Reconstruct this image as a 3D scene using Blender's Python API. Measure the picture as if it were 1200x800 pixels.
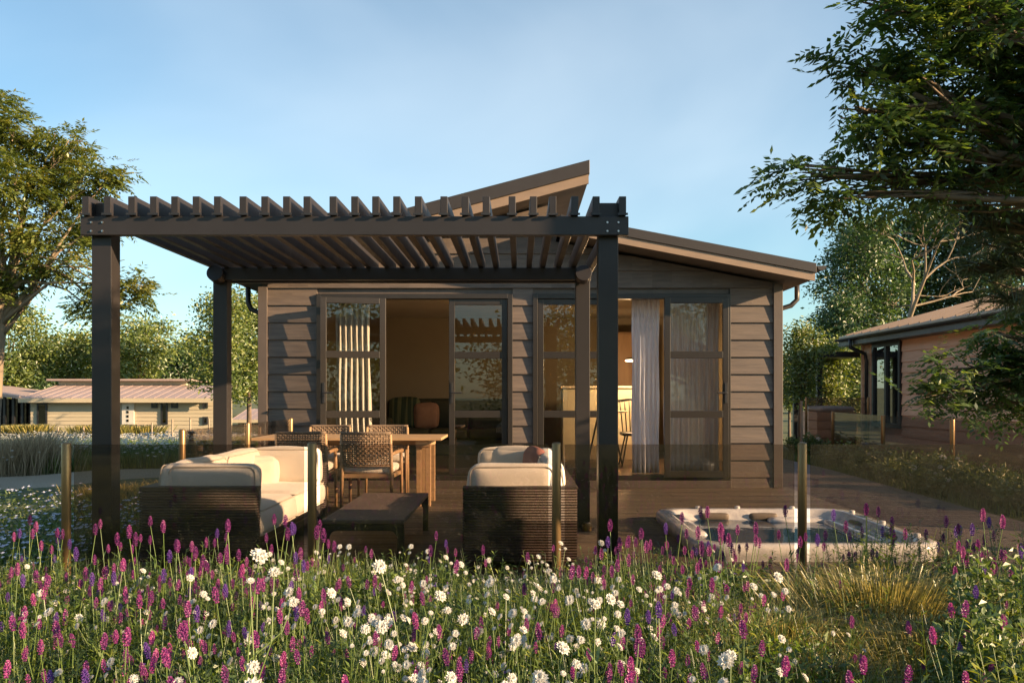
import bpy, math, random
import numpy as np
from mathutils import Vector, Matrix
for o in list(bpy.data.objects): bpy.data.objects.remove(o)
S = bpy.context.scene; COL = S.collection
R = math.radians
# ---------------------------------------------------------------- camera
EYE = 1.2; F = 1000.0; VX, VY = 608.0, 462.0
cam = bpy.data.cameras.new('camera'); camo = bpy.data.objects.new('camera', cam); COL.objects.link(camo)
camo.location = (0, 0, EYE); camo.rotation_euler = (R(90), 0, 0)
cam.sensor_width = 36; cam.lens = 30.0
cam.shift_x = -8/1200; cam.shift_y = 62/1200
cam.clip_start = .05; cam.clip_end = 3000
S.camera = camo
# ---------------------------------------------------------------- sun and sky
SUN = Vector((4.0, -1.32, 1.26)).normalized()          # direction towards the sun
elev = math.asin(SUN.z); azim = math.atan2(SUN.x, SUN.y)
sl = bpy.data.lights.new('sun', 'SUN'); sl.energy = 5.0; sl.angle = R(.6); sl.color = (1, .70, .41)
so = bpy.data.objects.new('sun', sl); COL.objects.link(so)
so.rotation_euler = SUN.to_track_quat('Z', 'Y').to_euler(); so.location = (30, -8, 12)
W = bpy.data.worlds.new('World'); S.world = W; W.use_nodes = True
nt = W.node_tree; nt.nodes.clear()
def N(t, typ, **k):
    n = t.nodes.new(typ)
    for a, b in k.items():
        if a in n.inputs: n.inputs[a].default_value = b
        else: setattr(n, a, b)
    return n
sky = N(nt, 'ShaderNodeTexSky', sky_type='NISHITA', sun_disc=False, sun_elevation=elev, sun_rotation=azim,
        altitude=0, air_density=1.0, dust_density=.6, ozone_density=3.5)
tc = N(nt, 'ShaderNodeTexCoord')
sp = N(nt, 'ShaderNodeSeparateXYZ'); nt.links.new(tc.outputs['Generated'], sp.inputs[0])
mp = N(nt, 'ShaderNodeMapping'); mp.inputs['Scale'].default_value = (1.0, 1.0, 1.9); mp.inputs['Rotation'].default_value = (0, .35, 0)
nt.links.new(tc.outputs['Generated'], mp.inputs[0])
nz = N(nt, 'ShaderNodeTexNoise', Scale=1.3, Detail=5.0, Roughness=.45, Distortion=.5); nt.links.new(mp.outputs[0], nz.inputs[0])
cr = N(nt, 'ShaderNodeMapRange'); cr.inputs[1].default_value = .42; cr.inputs[2].default_value = .85; cr.inputs[3].default_value = .02; cr.inputs[4].default_value = .34
nt.links.new(nz.outputs[0], cr.inputs[0])
mx = N(nt, 'ShaderNodeMix', data_type='RGBA'); nt.links.new(cr.outputs[0], mx.inputs[0])
mu = N(nt, 'ShaderNodeMix', data_type='RGBA', blend_type='MULTIPLY'); mu.inputs[0].default_value = 1; nt.links.new(sky.outputs[0], mu.inputs[6]); mu.inputs[7].default_value = (1.02, 1.13, 1.0, 1); nt.links.new(mu.outputs[2], mx.inputs[6]); mx.inputs[7].default_value = (7.6, 8.0, 8.0, 1)
bg = N(nt, 'ShaderNodeBackground', Strength=.064); nt.links.new(mx.outputs[2], bg.inputs[0])
wo = N(nt, 'ShaderNodeOutputWorld'); nt.links.new(bg.outputs[0], wo.inputs[0])
S.view_settings.view_transform = 'Standard'; S.view_settings.look = 'None'; S.view_settings.gamma = 1
S.view_settings.exposure = 1.72; S.view_settings.use_curve_mapping = False
S.render.engine = 'CYCLES'
S.cycles.transparent_max_bounces = 16; S.cycles.max_bounces = 6

# ---------------------------------------------------------------- helpers
def px(x, y, Y):
    """where the photograph's point (x, y) lies at a distance Y"""
    return np.array(((x-VX)/F*Y, Y, EYE+(VY-y)/F*Y))
def woff(p):
    v = Vector((0, 0, 0))
    while p is not None: v += p.location; p = p.parent
    return v
class MB:
    def __init__(s): s.v = []; s.f = []; s.a = []; s.n = 0
    def add(s, v, f, a=None):
        v = np.asarray(v, float).reshape(-1, 3)
        s.v.append(v)
        if a is None: a = random.random()
        for q in f: s.f.append([i+s.n for i in q]); s.a.append(a)
        s.n += len(v); return s
    def box(s, x0, x1, y0, y1, z0, z1, a=None):
        v = [(x, y, z) for z in (z0, z1) for y in (y0, y1) for x in (x0, x1)]
        return s.add(v, [(0,2,3,1),(4,5,7,6),(0,1,5,4),(2,6,7,3),(0,4,6,2),(1,3,7,5)], a)
    def bar(s, p, q, w, h, up=(0,0,1), a=None):
        p = Vector(p); q = Vector(q); d = (q-p).normalized(); up = Vector(up)
        if abs(d.dot(up)) > .98: up = Vector((0,1,0))
        r = d.cross(up).normalized(); u = r.cross(d)
        v = [tuple(c+r*sx*w/2+u*sz*h/2) for c in (p, q) for sz in (-1, 1) for sx in (-1, 1)]
        return s.add(v, [(0,1,3,2),(4,6,7,5),(0,4,5,1),(2,3,7,6),(0,2,6,4),(1,5,7,3)], a)
    def tube(s, pts, rs, n=8, a=None, cap=True):
        pts = [Vector(p) for p in pts]
        if not hasattr(rs, '__len__'): rs = [rs]*len(pts)
        vs = []; ref = None
        for i, p in enumerate(pts):
            d = (pts[min(i+1, len(pts)-1)]-pts[max(i-1, 0)])
            d = d.normalized() if d.length > 1e-9 else Vector((0,0,1))
            if ref is None: ref = d.orthogonal().normalized()
            ref = (ref-d*ref.dot(d))
            ref = ref.normalized() if ref.length > 1e-6 else d.orthogonal().normalized()
            b = d.cross(ref)
            for k in range(n):
                t = 2*math.pi*k/n
                vs.append(tuple(p+(ref*math.cos(t)+b*math.sin(t))*rs[i]))
        fs = []
        for i in range(len(pts)-1):
            for k in range(n):
                fs.append((i*n+k, i*n+(k+1) % n, (i+1)*n+(k+1) % n, (i+1)*n+k))
        if cap: fs.append(tuple(range(n))[::-1]); fs.append(tuple((len(pts)-1)*n+k for k in range(n)))
        return s.add(vs, fs, a)
    def prism(s, poly, h0, h1, axis='y', a=None):
        """poly in the plane square to axis"""
        def P(u, w, h): return (u, h, w) if axis == 'y' else ((h, u, w) if axis == 'x' else (u, w, h))
        n = len(poly)
        v = [P(u, w, h0) for u, w in poly]+[P(u, w, h1) for u, w in poly]
        f = [tuple(range(n)), tuple(range(2*n-1, n-1, -1))]+[(i, i+n, (i+1) % n+n, (i+1) % n) for i in range(n)]
        return s.add(v, f, a)
    def quads(s, V, a):
        """V (n,4,3) loose quads with a value each"""
        V = np.asarray(V); n = len(V)
        s.v.append(V.reshape(-1, 3)); base = s.n
        s.f.extend((np.arange(n*4).reshape(n, 4)+base).tolist()); s.a.extend(list(np.broadcast_to(a, n)))
        s.n += n*4; return s
    def mesh(s, name, off=(0,0,0), smooth=False):
        me = bpy.data.meshes.new(name)
        V = np.concatenate(s.v)-np.array(off)
        me.from_pydata(V.tolist(), [], s.f) if len(s.f) < 20000 else s._fast(me, V)
        at = me.attributes.new('var', 'FLOAT', 'FACE'); at.data.foreach_set('value', np.array(s.a, dtype=np.float32))
        if smooth: me.shade_smooth()
        me.update(); return me
    def _fast(s, me, V):
        ls = np.fromiter((len(f) for f in s.f), dtype=np.int32, count=len(s.f))
        idx = np.fromiter((i for f in s.f for i in f), dtype=np.int32)
        me.vertices.add(len(V)); me.vertices.foreach_set('co', V.astype(np.float32).ravel())
        me.loops.add(len(idx)); me.loops.foreach_set('vertex_index', idx)
        me.polygons.add(len(ls))
        st = np.concatenate(([0], np.cumsum(ls)[:-1])).astype(np.int32)
        me.polygons.foreach_set('loop_start', st)
        me.update(calc_edges=True)
    def build(s, name, mat, parent=None, smooth=False, bevel=0, label=None, seg=2):
        off = woff(parent)
        me = s.mesh(name, off, smooth); me.materials.append(mat)
        o = bpy.data.objects.new(name, me); COL.objects.link(o); o.parent = parent
        if bevel:
            b = o.modifiers.new('bevel', 'BEVEL'); b.width = bevel; b.segments = seg; b.limit_method = 'ANGLE'
            b.harden_normals = False
        if label: o['label'] = label
        return o
def tag(o, label=None, cat=None, group=None, kind=None):
    if label: o['label'] = label
    if cat: o['category'] = cat
    if group: o['group'] = group
    if kind: o['kind'] = kind
    return o
def thing(name, label, cat, loc=(0,0,0), group=None):
    o = bpy.data.objects.new(name, None); COL.objects.link(o); o.location = loc; o.empty_display_size = .1
    return tag(o, label, cat, group)
def copy_tree(o, parent=None):
    c = o.copy(); COL.objects.link(c)
    if parent: c.parent = parent
    for ch in list(o.children): copy_tree(ch, c)
    return c
def wipe(o):
    for ch in list(o.children): wipe(ch)
    bpy.data.objects.remove(o)
# ---------------------------------------------------------------- materials
def new(name):
    m = bpy.data.materials.new(name); m.use_nodes = True; t = m.node_tree
    return m, t, t.nodes['Principled BSDF']
def surf(name, c1, c2=None, rough=.6, metal=0, scale=(6,6,6), detail=6, var=.0, bump=0, bscale=None, sheen=0, spec=.5, rv=.1, con=(.3,.7), coat=0):
    """noise between two colours, each face piece shifted by its var"""
    m, t, b = new(name)
    tcn = N(t, 'ShaderNodeTexCoord'); mpn = N(t, 'ShaderNodeMapping'); mpn.inputs['Scale'].default_value = scale
    t.links.new(tcn.outputs['Object'], mpn.inputs[0])
    at = N(t, 'ShaderNodeAttribute', attribute_name='var')
    ad = N(t, 'ShaderNodeVectorMath', operation='MULTIPLY_ADD'); ad.inputs[1].default_value = (17, 31, 23)
    t.links.new(at.outputs['Fac'], ad.inputs[0]); t.links.new(mpn.outputs[0], ad.inputs[2])
    no = N(t, 'ShaderNodeTexNoise', Scale=1.0, Detail=float(detail), Roughness=.6); t.links.new(ad.outputs[0], no.inputs[0])
    mr = N(t, 'ShaderNodeMapRange'); mr.inputs[1].default_value, mr.inputs[2].default_value = con; t.links.new(no.outputs[0], mr.inputs[0])
    mi = N(t, 'ShaderNodeMix', data_type='RGBA'); t.links.new(mr.outputs[0], mi.inputs[0])
    c2 = c2 or tuple(x*.8 for x in c1)
    mi.inputs[6].default_value = (*c1, 1); mi.inputs[7].default_value = (*c2, 1)
    out = mi.outputs[2]
    if var:
        hs = N(t, 'ShaderNodeHueSaturation'); mr2 = N(t, 'ShaderNodeMapRange')
        mr2.inputs[3].default_value = 1-var; mr2.inputs[4].default_value = 1+var
        t.links.new(at.outputs['Fac'], mr2.inputs[0]); t.links.new(mr2.outputs[0], hs.inputs['Value']); t.links.new(out, hs.inputs['Color']); out = hs.outputs[0]
    t.links.new(out, b.inputs['Base Color'])
    mr3 = N(t, 'ShaderNodeMapRange'); mr3.inputs[3].default_value = max(.02, rough-rv); mr3.inputs[4].default_value = min(1, rough+rv)
    t.links.new(no.outputs[0], mr3.inputs[0]); t.links.new(mr3.outputs[0], b.inputs['Roughness'])
    b.inputs['Metallic'].default_value = metal; b.inputs['Specular IOR Level'].default_value = spec
    if sheen: b.inputs['Sheen Weight'].default_value = sheen
    if coat: b.inputs['Coat Weight'].default_value = coat; b.inputs['Coat Roughness'].default_value = .08
    if bump:
        n2 = no
        if bscale:
            mp2 = N(t, 'ShaderNodeMapping'); mp2.inputs['Scale'].default_value = bscale; t.links.new(tcn.outputs['Object'], mp2.inputs[0])
            n2 = N(t, 'ShaderNodeTexNoise', Scale=1.0, Detail=4.0); t.links.new(mp2.outputs[0], n2.inputs[0])
        bu = N(t, 'ShaderNodeBump', Strength=bump, Distance=.01); t.links.new(n2.outputs[0], bu.inputs['Height']); t.links.new(bu.outputs[0], b.inputs['Normal'])
    return m
def ramp_leaf(name, cols, trans=.35, rough=.5, tmul=1.5, gloss=.08, orand=0.0):
    """leaf: diffuse + light through it, its colour chosen by var"""
    m, t, b = new(name); t.nodes.remove(b)
    at = N(t, 'ShaderNodeAttribute', attribute_name='var'); r = N(t, 'ShaderNodeValToRGB'); t.links.new(at.outputs['Fac'], r.inputs[0])
    e = r.color_ramp.elements
    while len(e) < len(cols): e.new(.5)
    for i, c in enumerate(cols): e[i].position = i/(len(cols)-1); e[i].color = (*c, 1)
    oi = N(t, 'ShaderNodeObjectInfo'); ra = N(t, 'ShaderNodeMapRange'); ra.inputs[3].default_value = 1-orand; ra.inputs[4].default_value = 1+orand; t.links.new(oi.outputs['Random'], ra.inputs[0])
    r2 = N(t, 'ShaderNodeMapRange'); r2.inputs[3].default_value = .5-orand*.05; r2.inputs[4].default_value = .5+orand*.06; t.links.new(oi.outputs['Random'], r2.inputs[0])
    hv = N(t, 'ShaderNodeHueSaturation'); t.links.new(r.outputs[0], hv.inputs['Color']); t.links.new(ra.outputs[0], hv.inputs['Value']); t.links.new(r2.outputs[0], hv.inputs['Hue']); r = hv
    d = N(t, 'ShaderNodeBsdfDiffuse'); t.links.new(r.outputs[0], d.inputs[0])
    tr = N(t, 'ShaderNodeBsdfTranslucent'); hs = N(t, 'ShaderNodeHueSaturation', Value=tmul, Saturation=1.1, Hue=.49); t.links.new(r.outputs[0], hs.inputs['Color']); t.links.new(hs.outputs[0], tr.inputs[0])
    ms = N(t, 'ShaderNodeMixShader'); ms.inputs[0].default_value = trans; t.links.new(d.outputs[0], ms.inputs[1]); t.links.new(tr.outputs[0], ms.inputs[2])
    g = N(t, 'ShaderNodeBsdfGlossy', Roughness=rough); g.inputs[0].default_value = (.8,.8,.8,1)
    m2 = N(t, 'ShaderNodeMixShader'); m2.inputs[0].default_value = gloss; t.links.new(ms.outputs[0], m2.inputs[1]); t.links.new(g.outputs[0], m2.inputs[2])
    t.links.new(m2.outputs[0], t.nodes['Material Output'].inputs[0]); return m
def glass(name, tint, ior=1.5, boost=1.0, dirt=0.0):
    """pane: tinted light straight through plus a Fresnel reflection"""
    m, t, b = new(name); t.nodes.remove(b)
    tr = N(t, 'ShaderNodeBsdfTransparent'); tr.inputs[0].default_value = (*tint, 1)
    g = N(t, 'ShaderNodeBsdfGlossy', Roughness=.0); g.inputs[0].default_value = (.95,.97,1,1)
    gg = N(t, 'ShaderNodeNewGeometry'); im = N(t, 'ShaderNodeMapRange'); im.inputs[3].default_value = ior; im.inputs[4].default_value = 1/ior; t.links.new(gg.outputs['Backfacing'], im.inputs[0]); lw = N(t, 'ShaderNodeFresnel'); t.links.new(im.outputs[0], lw.inputs[0]); mm = N(t, 'ShaderNodeMath', operation='MULTIPLY'); mm.inputs[1].default_value = boost; mm.use_clamp = True
    t.links.new(lw.outputs[0], mm.inputs[0])
    ms = N(t, 'ShaderNodeMixShader'); t.links.new(mm.outputs[0], ms.inputs[0]); t.links.new(tr.outputs[0], ms.inputs[1]); t.links.new(g.outputs[0], ms.inputs[2])
    last = ms
    if dirt:
        no = N(t, 'ShaderNodeTexNoise', Scale=3.0, Detail=8.0, Roughness=.75); tcn = N(t, 'ShaderNodeTexCoord'); t.links.new(tcn.outputs['Object'], no.inputs[0])
        mr = N(t, 'ShaderNodeMapRange'); mr.inputs[1].default_value = .45; mr.inputs[2].default_value = .8; mr.inputs[4].default_value = dirt; t.links.new(no.outputs[0], mr.inputs[0])
        d = N(t, 'ShaderNodeBsdfDiffuse'); d.inputs[0].default_value = (.35,.33,.3,1)
        last = N(t, 'ShaderNodeMixShader'); t.links.new(mr.outputs[0], last.inputs[0]); t.links.new(ms.outputs[0], last.inputs[1]); t.links.new(d.outputs[0], last.inputs[2])
    t.links.new(last.outputs[0], t.nodes['Material Output'].inputs[0]); return m
M = {}
M['clad'] = surf('painted_cladding', (.125,.094,.074), (.080,.061,.051), .55, scale=(2.2,9,26), var=.10, bump=.25, bscale=(5,60,90), con=(.35,.65))
M['trim'] = surf('cladding_trim', (.09,.069,.057), (.068,.053,.045), .5, scale=(8,8,3), var=.05, bump=.1)
M['roofdark'] = surf('roof_metal_dark', (.05,.042,.038), (.038,.032,.03), .45, metal=.3, scale=(3,3,3))
M['barge'] = surf('barge_board', (.25,.175,.12), (.2,.14,.1), .5, scale=(3,12,12), bump=.15)
M['soffit'] = surf('soffit_board', (.16,.125,.1), (.12,.095,.08), .6, scale=(3,3,3))
M['perg'] = surf('pergola_aluminium', (.034,.029,.028), (.025,.022,.022), .40, metal=.25, scale=(2.5,2.5,2.5), rv=.12, bump=.02, bscale=(80,80,80))
M['steel'] = surf('bolt_steel', (.6,.58,.55), None, .3, metal=1)
M['black'] = surf('black_metal', (.02,.02,.022), None, .4, scale=(9,9,9))
M['frame'] = surf('door_frame_bronze', (.036,.030,.026), (.027,.023,.02), .33, metal=.3, scale=(4,4,4), rv=.1)
M['pane'] = glass('door_glass', (.86,.85,.81), 1.5, 1.15)
M['bal'] = glass('tinted_balustrade_glass', (.72,.675,.645), 1.5, 1.0, dirt=.03)
M['farglass'] = glass('dark_window_glass', (.25,.27,.28), 1.5, 2.5)
M['brass'] = surf('bronze_post_metal', (.26,.165,.075), (.17,.105,.045), .36, metal=.6, scale=(10,10,2), rv=.1)
M['deck'] = surf('weathered_deck_boards', (.15,.112,.075), (.045,.036,.028), .6, scale=(1.1,22,22), var=.22, bump=.4, bscale=(3,90,90), con=(.3,.72), detail=9)
M['deckdark'] = surf('deck_underside', (.05,.04,.03), None, .8)
M['path'] = surf('boardwalk_timber', (.12,.095,.085), (.055,.045,.042), .75, scale=(18,1.2,18), var=.16, bump=.4, bscale=(60,3,60), detail=9)
M['cush'] = surf('cream_outdoor_fabric', (.72,.67,.59), (.65,.60,.52), .9, scale=(5,5,5), sheen=.3, bump=.22, bscale=(260,260,260), spec=.2)
M['pip'] = surf('cushion_piping', (.62,.56,.48), None, .9, scale=(5,5,5), spec=.2)
M['rope'] = surf('dark_wicker_rope', (.085,.062,.052), (.05,.038,.034), .6, scale=(30,30,30), var=.25, bump=.5, bscale=(150,150,150))
M['sofaframe'] = surf('sofa_frame_metal', (.035,.03,.028), None, .45, scale=(6,6,6))
M['teak'] = surf('teak_wood', (.40,.25,.13), (.27,.165,.085), .5, scale=(3,24,24), var=.12, bump=.2, bscale=(8,90,90))
M['teakg'] = surf('greyed_teak', (.30,.22,.15), (.20,.15,.105), .6, scale=(20,20,3), var=.12, bump=.25, bscale=(90,90,8))
M['weave'] = surf('chair_rope_weave', (.23,.15,.09), (.12,.08,.055), .8, scale=(60,60,60), var=.3, bump=.4, bscale=(200,200,200))
M['ctable'] = surf('coffee_table_slate', (.17,.125,.105), (.12,.09,.08), .5, scale=(5,2,5), bump=.06)
M['acry'] = surf('tub_acrylic', (.80,.80,.79), (.60,.61,.63), .16, scale=(9,9,9), rv=.06, coat=.6, con=(.4,.6))
M['tubpan'] = surf('tub_pillow', (.2,.17,.14), None, .5)
M['stone'] = surf('path_gravel', (.34,.28,.2), (.22,.18,.13), .9, scale=(30,30,30), bump=.6, bscale=(90,90,90))
M['bark'] = surf('tree_bark', (.17,.12,.08), (.07,.05,.035), .9, scale=(7,7,2.2), bump=1.0, detail=9)
M['barkpale'] = surf('pale_tree_bark', (.26,.20,.13), (.15,.11,.075), .85, scale=(5,5,2), bump=.7, detail=9)
M['lf_ash'] = ramp_leaf('ash_leaves', [(.025,.055,.016),(.045,.09,.022),(.085,.145,.028),(.16,.20,.035)], .5)
M['lf_left'] = ramp_leaf('left_tree_leaves', [(.07,.10,.018),(.11,.15,.025),(.16,.19,.03),(.22,.21,.04)], .42)
M['lf_far'] = ramp_leaf('far_tree_leaves', [(.045,.075,.014),(.08,.125,.018),(.13,.175,.022),(.18,.20,.03)], .3)
M['lf_dark'] = ramp_leaf('dark_tree_leaves', [(.018,.045,.014),(.032,.075,.018),(.05,.105,.022),(.085,.14,.028)], .32)
M['needle'] = ramp_leaf('pine_needles', [(.03,.05,.018),(.05,.07,.02),(.08,.09,.025)], .2)
M['grass'] = ramp_leaf('meadow_grass', [(.022,.048,.01),(.06,.11,.016),(.13,.19,.025),(.27,.29,.04)], .35)
M['straw'] = ramp_leaf('straw_grass', [(.06,.08,.018),(.16,.16,.035),(.31,.26,.065),(.46,.37,.11)], .35, tmul=1.2)
M['pale_straw'] = ramp_leaf('pale_plume_grass', [(.25,.2,.12),(.42,.34,.22),(.55,.45,.3)], .35, tmul=1.1)
M['stem'] = ramp_leaf('flower_stem', [(.05,.10,.018),(.09,.15,.025),(.17,.21,.04)], .2)
M['mag'] = ramp_leaf('magenta_florets', [(.10,.02,.10),(.22,.035,.18),(.35,.06,.24),(.47,.18,.30)], .3, tmul=1.3, orand=.38)
M['vio'] = ramp_leaf('violet_florets', [(.09,.03,.19),(.14,.05,.28),(.22,.1,.38)], .3, tmul=1.3)
M['wht'] = ramp_leaf('white_petals', [(.46,.45,.38),(.60,.58,.53),(.68,.67,.63)], .35, tmul=1.05)
M['yel'] = surf('flower_centre', (.55,.5,.2), (.4,.38,.12), .8, scale=(60,60,60))
M['blu'] = ramp_leaf('pale_blue_petals', [(.34,.37,.55),(.48,.52,.66),(.6,.63,.72)], .3, tmul=1.05)
M['soil'] = surf('meadow_ground', (.05,.055,.022), (.03,.028,.014), .95, scale=(1.5,1.5,1.5), bump=.5, bscale=(20,20,20))
# ================================================================ ground
def sstep(t, a, b):
    t = np.clip((t-a)/(b-a), 0, 1); return t*t*(3-2*t)
def gz(x, y):
    x = np.asarray(x, float); y = np.asarray(y, float)
    left = sstep(-x, 3, 12)
    z = -.32 - .95*sstep(y, 13, 48)*left - .12*left*sstep(y, 6, 14)
    z = z + .14*sstep(x, 3.2, 5.5)*sstep(y, 4.9, 6)
    z = z + .24*sstep(5.1-y, 0, .6)*sstep(y, -3, 1)
    z = z + .05*np.sin(x*1.7+1)*np.sin(y*1.3)*(1-sstep(abs(x), 20, 40))*sstep(-x, 2, 4)
    z = z + 5*sstep(y, 130, 330)
    return z
xs = np.concatenate([-np.geomspace(400, 14, 26), np.linspace(-13.5, 13.5, 70), np.geomspace(14, 400, 26)])
ys = np.concatenate([-np.geomspace(200, 7, 14), np.linspace(-6, 26, 80), np.geomspace(27, 900, 34)])
GX, GY = np.meshgrid(xs, ys); GZ = gz(GX, GY)
g = MB(); nx, ny = len(xs), len(ys)
idx = np.arange(nx*ny).reshape(ny, nx)
g.add(np.stack([GX, GY, GZ], -1).reshape(-1, 3), np.stack([idx[:-1,:-1], idx[:-1,1:], idx[1:,1:], idx[1:,:-1]], -1).reshape(-1, 4).tolist(), .5)
# a second tone for grass far out
def ground_mat():
    m, t, b = new('ground_grass')
    gp = N(t, 'ShaderNodeNewGeometry'); no = N(t, 'ShaderNodeTexNoise', Scale=.35, Detail=9.0, Roughness=.7); t.links.new(gp.outputs['Position'], no.inputs[0])
    r = N(t, 'ShaderNodeValToRGB'); e = r.color_ramp.elements; e[0].position = .3; e[0].color = (.035,.045,.016,1); e[1].position = .7; e[1].color = (.13,.13,.04,1)
    n = e.new(.5); n.color = (.065,.08,.024,1)
    t.links.new(no.outputs[0], r.inputs[0]); t.links.new(r.outputs[0], b.inputs['Base Color']); b.inputs['Roughness'].default_value = .95
    n2 = N(t, 'ShaderNodeTexNoise', Scale=9.0, Detail=6.0); t.links.new(gp.outputs['Position'], n2.inputs[0])
    bu = N(t, 'ShaderNodeBump', Strength=.8, Distance=.05); t.links.new(n2.outputs[0], bu.inputs['Height']); t.links.new(bu.outputs[0], b.inputs['Normal'])
    return m
tag(g.build('ground', ground_mat(), smooth=True), kind='structure')
def strip(name, pts, w, mat, dz, n=60, label=None):
    """a sheet following the ground along a line of points"""
    P = np.array(pts, float); t = np.linspace(0, len(P)-1, n); i = np.clip(t.astype(int), 0, len(P)-2); u = (t-i)[:, None]
    # Catmull-Rom
    g0 = P[np.clip(i-1, 0, None)]; g1 = P[i]; g2 = P[i+1]; g3 = P[np.clip(i+2, None, len(P)-1)]
    C = .5*((2*g1)+(-g0+g2)*u+(2*g0-5*g1+4*g2-g3)*u**2+(-g0+3*g1-3*g2+g3)*u**3)
    T = np.gradient(C, axis=0); T /= np.linalg.norm(T, axis=1)[:, None]; Nn = np.stack([-T[:,1], T[:,0]], 1)
    K = 7; V = []
    for k in range(K):
        o = (k/(K-1)-.5)*w; q = C+Nn*o; V.append(np.stack([q[:,0], q[:,1], gz(q[:,0], q[:,1])+dz*(1 if 0 < k < K-1 else -.6)], 1))
    V = np.stack(V, 1); id2 = np.arange(n*K).reshape(n, K)
    m = MB(); m.add(V.reshape(-1, 3), np.stack([id2[:-1,:-1], id2[1:,:-1], id2[1:,1:], id2[:-1,1:]], -1).reshape(-1, 4).tolist(), .5)
    return tag(m.build(name, mat, smooth=True), kind='structure')
strip('path', [(-30, 15), (-22, 14.5), (-13, 15), (-9.5, 15.8), (-6.5, 18), (-3.5, 21.5), (1, 24)], 3.6, M['stone'], .03)
# boardwalk on the right: planks across
m = MB(); y = 5.6
while y < 24:
    m.box(3.62, 5.40+.12*math.sin(y*.5), y, y+.143, -.19, -.13); y += .15
tag(m.build('boardwalk_path', M['path'], bevel=.004, seg=1), kind='structure')
# ================================================================ deck
DX0, DX1, DY0, DY1 = -2.98, 3.47, 5.12, 11.02
TX0, TX1, TY0, TY1 = 1.29, 3.16, 6.22, 8.28           # hot tub
m = MB(); y = DY0; k = 0; random.seed(3)
while y < DY1:
    y1 = min(y+.139, DY1)
    spans = [(DX0, DX1)] if (y1 < TY0 or y > TY1) else [(DX0, TX0+.02), (TX1-.02, DX1)]
    for a, b in spans:
        c = a
        while c < b-.01:
            d = min(b, c+random.choice([1.8, 2.4, 3.0])) if b-c > 1 else b
            if b-d < .35: d = b
            z = random.uniform(-.0015, .0015)
            m.box(c+.0015, d-.0015, y, y1, -.028+z, z); c = d
    y += .144
tag(m.build('deck', M['deck'], bevel=.003, seg=1), kind='structure')
m = MB(); m.box(DX0+.02, DX1-.02, DY0+.01, DY0+.05, -.5, -.03); m.box(DX0+.01, DX0+.05, DY0+.06, DY1, -.5, -.03)
m.box(DX1-.05, DX1-.01, DY0+.06, 13, -.5, -.03); m.box(DX0+.1, TX0, DY0+.1, DY1, -.09, -.06)
tag(m.build('deck_skirting', M['deckdark']), kind='structure')
# ================================================================ house
WY = 11.0
H = thing('lodge', 'timber clad lodge with split sloping roofs and two glazed door sets behind the pergola', 'house', (0, WY, 0))
HL, HR = -3.33, 3.37
VY_ = 10.4
def zL(x): return 4.06+.264*(x-.865)            # top of the left roof
def zR(x): return 2.80+.19*(3.63-x)             # top of the right roof
def zuL(x): return zL(x)-.30
def zuR(x): return zR(x)-.235
XC = .42                                         # clerestory wall
O1 = (-2.60, -.08, 2.49); O2 = (.18, 2.72, 2.49)  # door openings x0, x1, top
m = MB(); random.seed(5); pitch = .221; zb = .137; rows = [(.0, .137)]
z = zb
while z < 4.2: rows.append((z, z+pitch)); z += pitch
def lap(a, b, z0, z1, za=None, zc=None):
    """one lapped board between a and b; za, zc cut its top at each end"""
    t0, t1 = (z1 if za is None else min(z1, za)), (z1 if zc is None else min(z1, zc))
    if t0 <= z0+.002 and t1 <= z0+.002: return
    t0 = max(t0, z0+.001); t1 = max(t1, z0+.001)
    f = lambda q: -.032+.026*(q-z0)/pitch
    v = [(a, WY-.032, z0), (b, WY-.032, z0), (b, WY+f(t1), t1), (a, WY+f(t0), t0), (a, WY+.02, z0), (b, WY+.02, z0), (b, WY+.02, t1), (a, WY+.02, t0)]
    m.add(v, [(0,1,2,3), (0,4,5,1), (3,2,6,7), (1,5,6,2), (0,3,7,4)])
for z0, z1 in rows:
    segs = []
    cuts = [HL+.1, O1[0], O1[1], O2[0], O2[1], HR-.1] if z0 < O1[2]-.05 else [HL+.1, HR-.1]
    for a, b in zip(cuts[::2], cuts[1::2]): segs.append((a, b))
    for a, b in segs:
        # split at the clerestory
        parts = [(a, min(b, XC), zuL), (max(a, XC), b, zuR)]
        for p, q, zu in parts:
            if q-p < .01: continue
            if z0 > 2.2:
                n = max(1, int((q-p)/.25)); e = np.linspace(p, q, n+1)
                aval = random.random()
                for i in range(n):
                    lo, hi = zu(e[i]), zu(e[i+1])
                    if min(lo, hi) <= z0:
                        # partly cut: move the crossing
                        if max(lo, hi) <= z0: continue
                        x_ = e[i]+(z0-lo)/(hi-lo)*(e[i+1]-e[i])
                        if lo < hi: lap(x_, e[i+1], z0, z1, z0+.002, hi)
                        else: lap(e[i], x_, z0, z1, lo, z0+.002)
                    else: lap(e[i], e[i+1], z0, z1, lo, hi)
            else: lap(p, q, z0, z1)
m.build('cladding', M['clad'], H)
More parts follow.
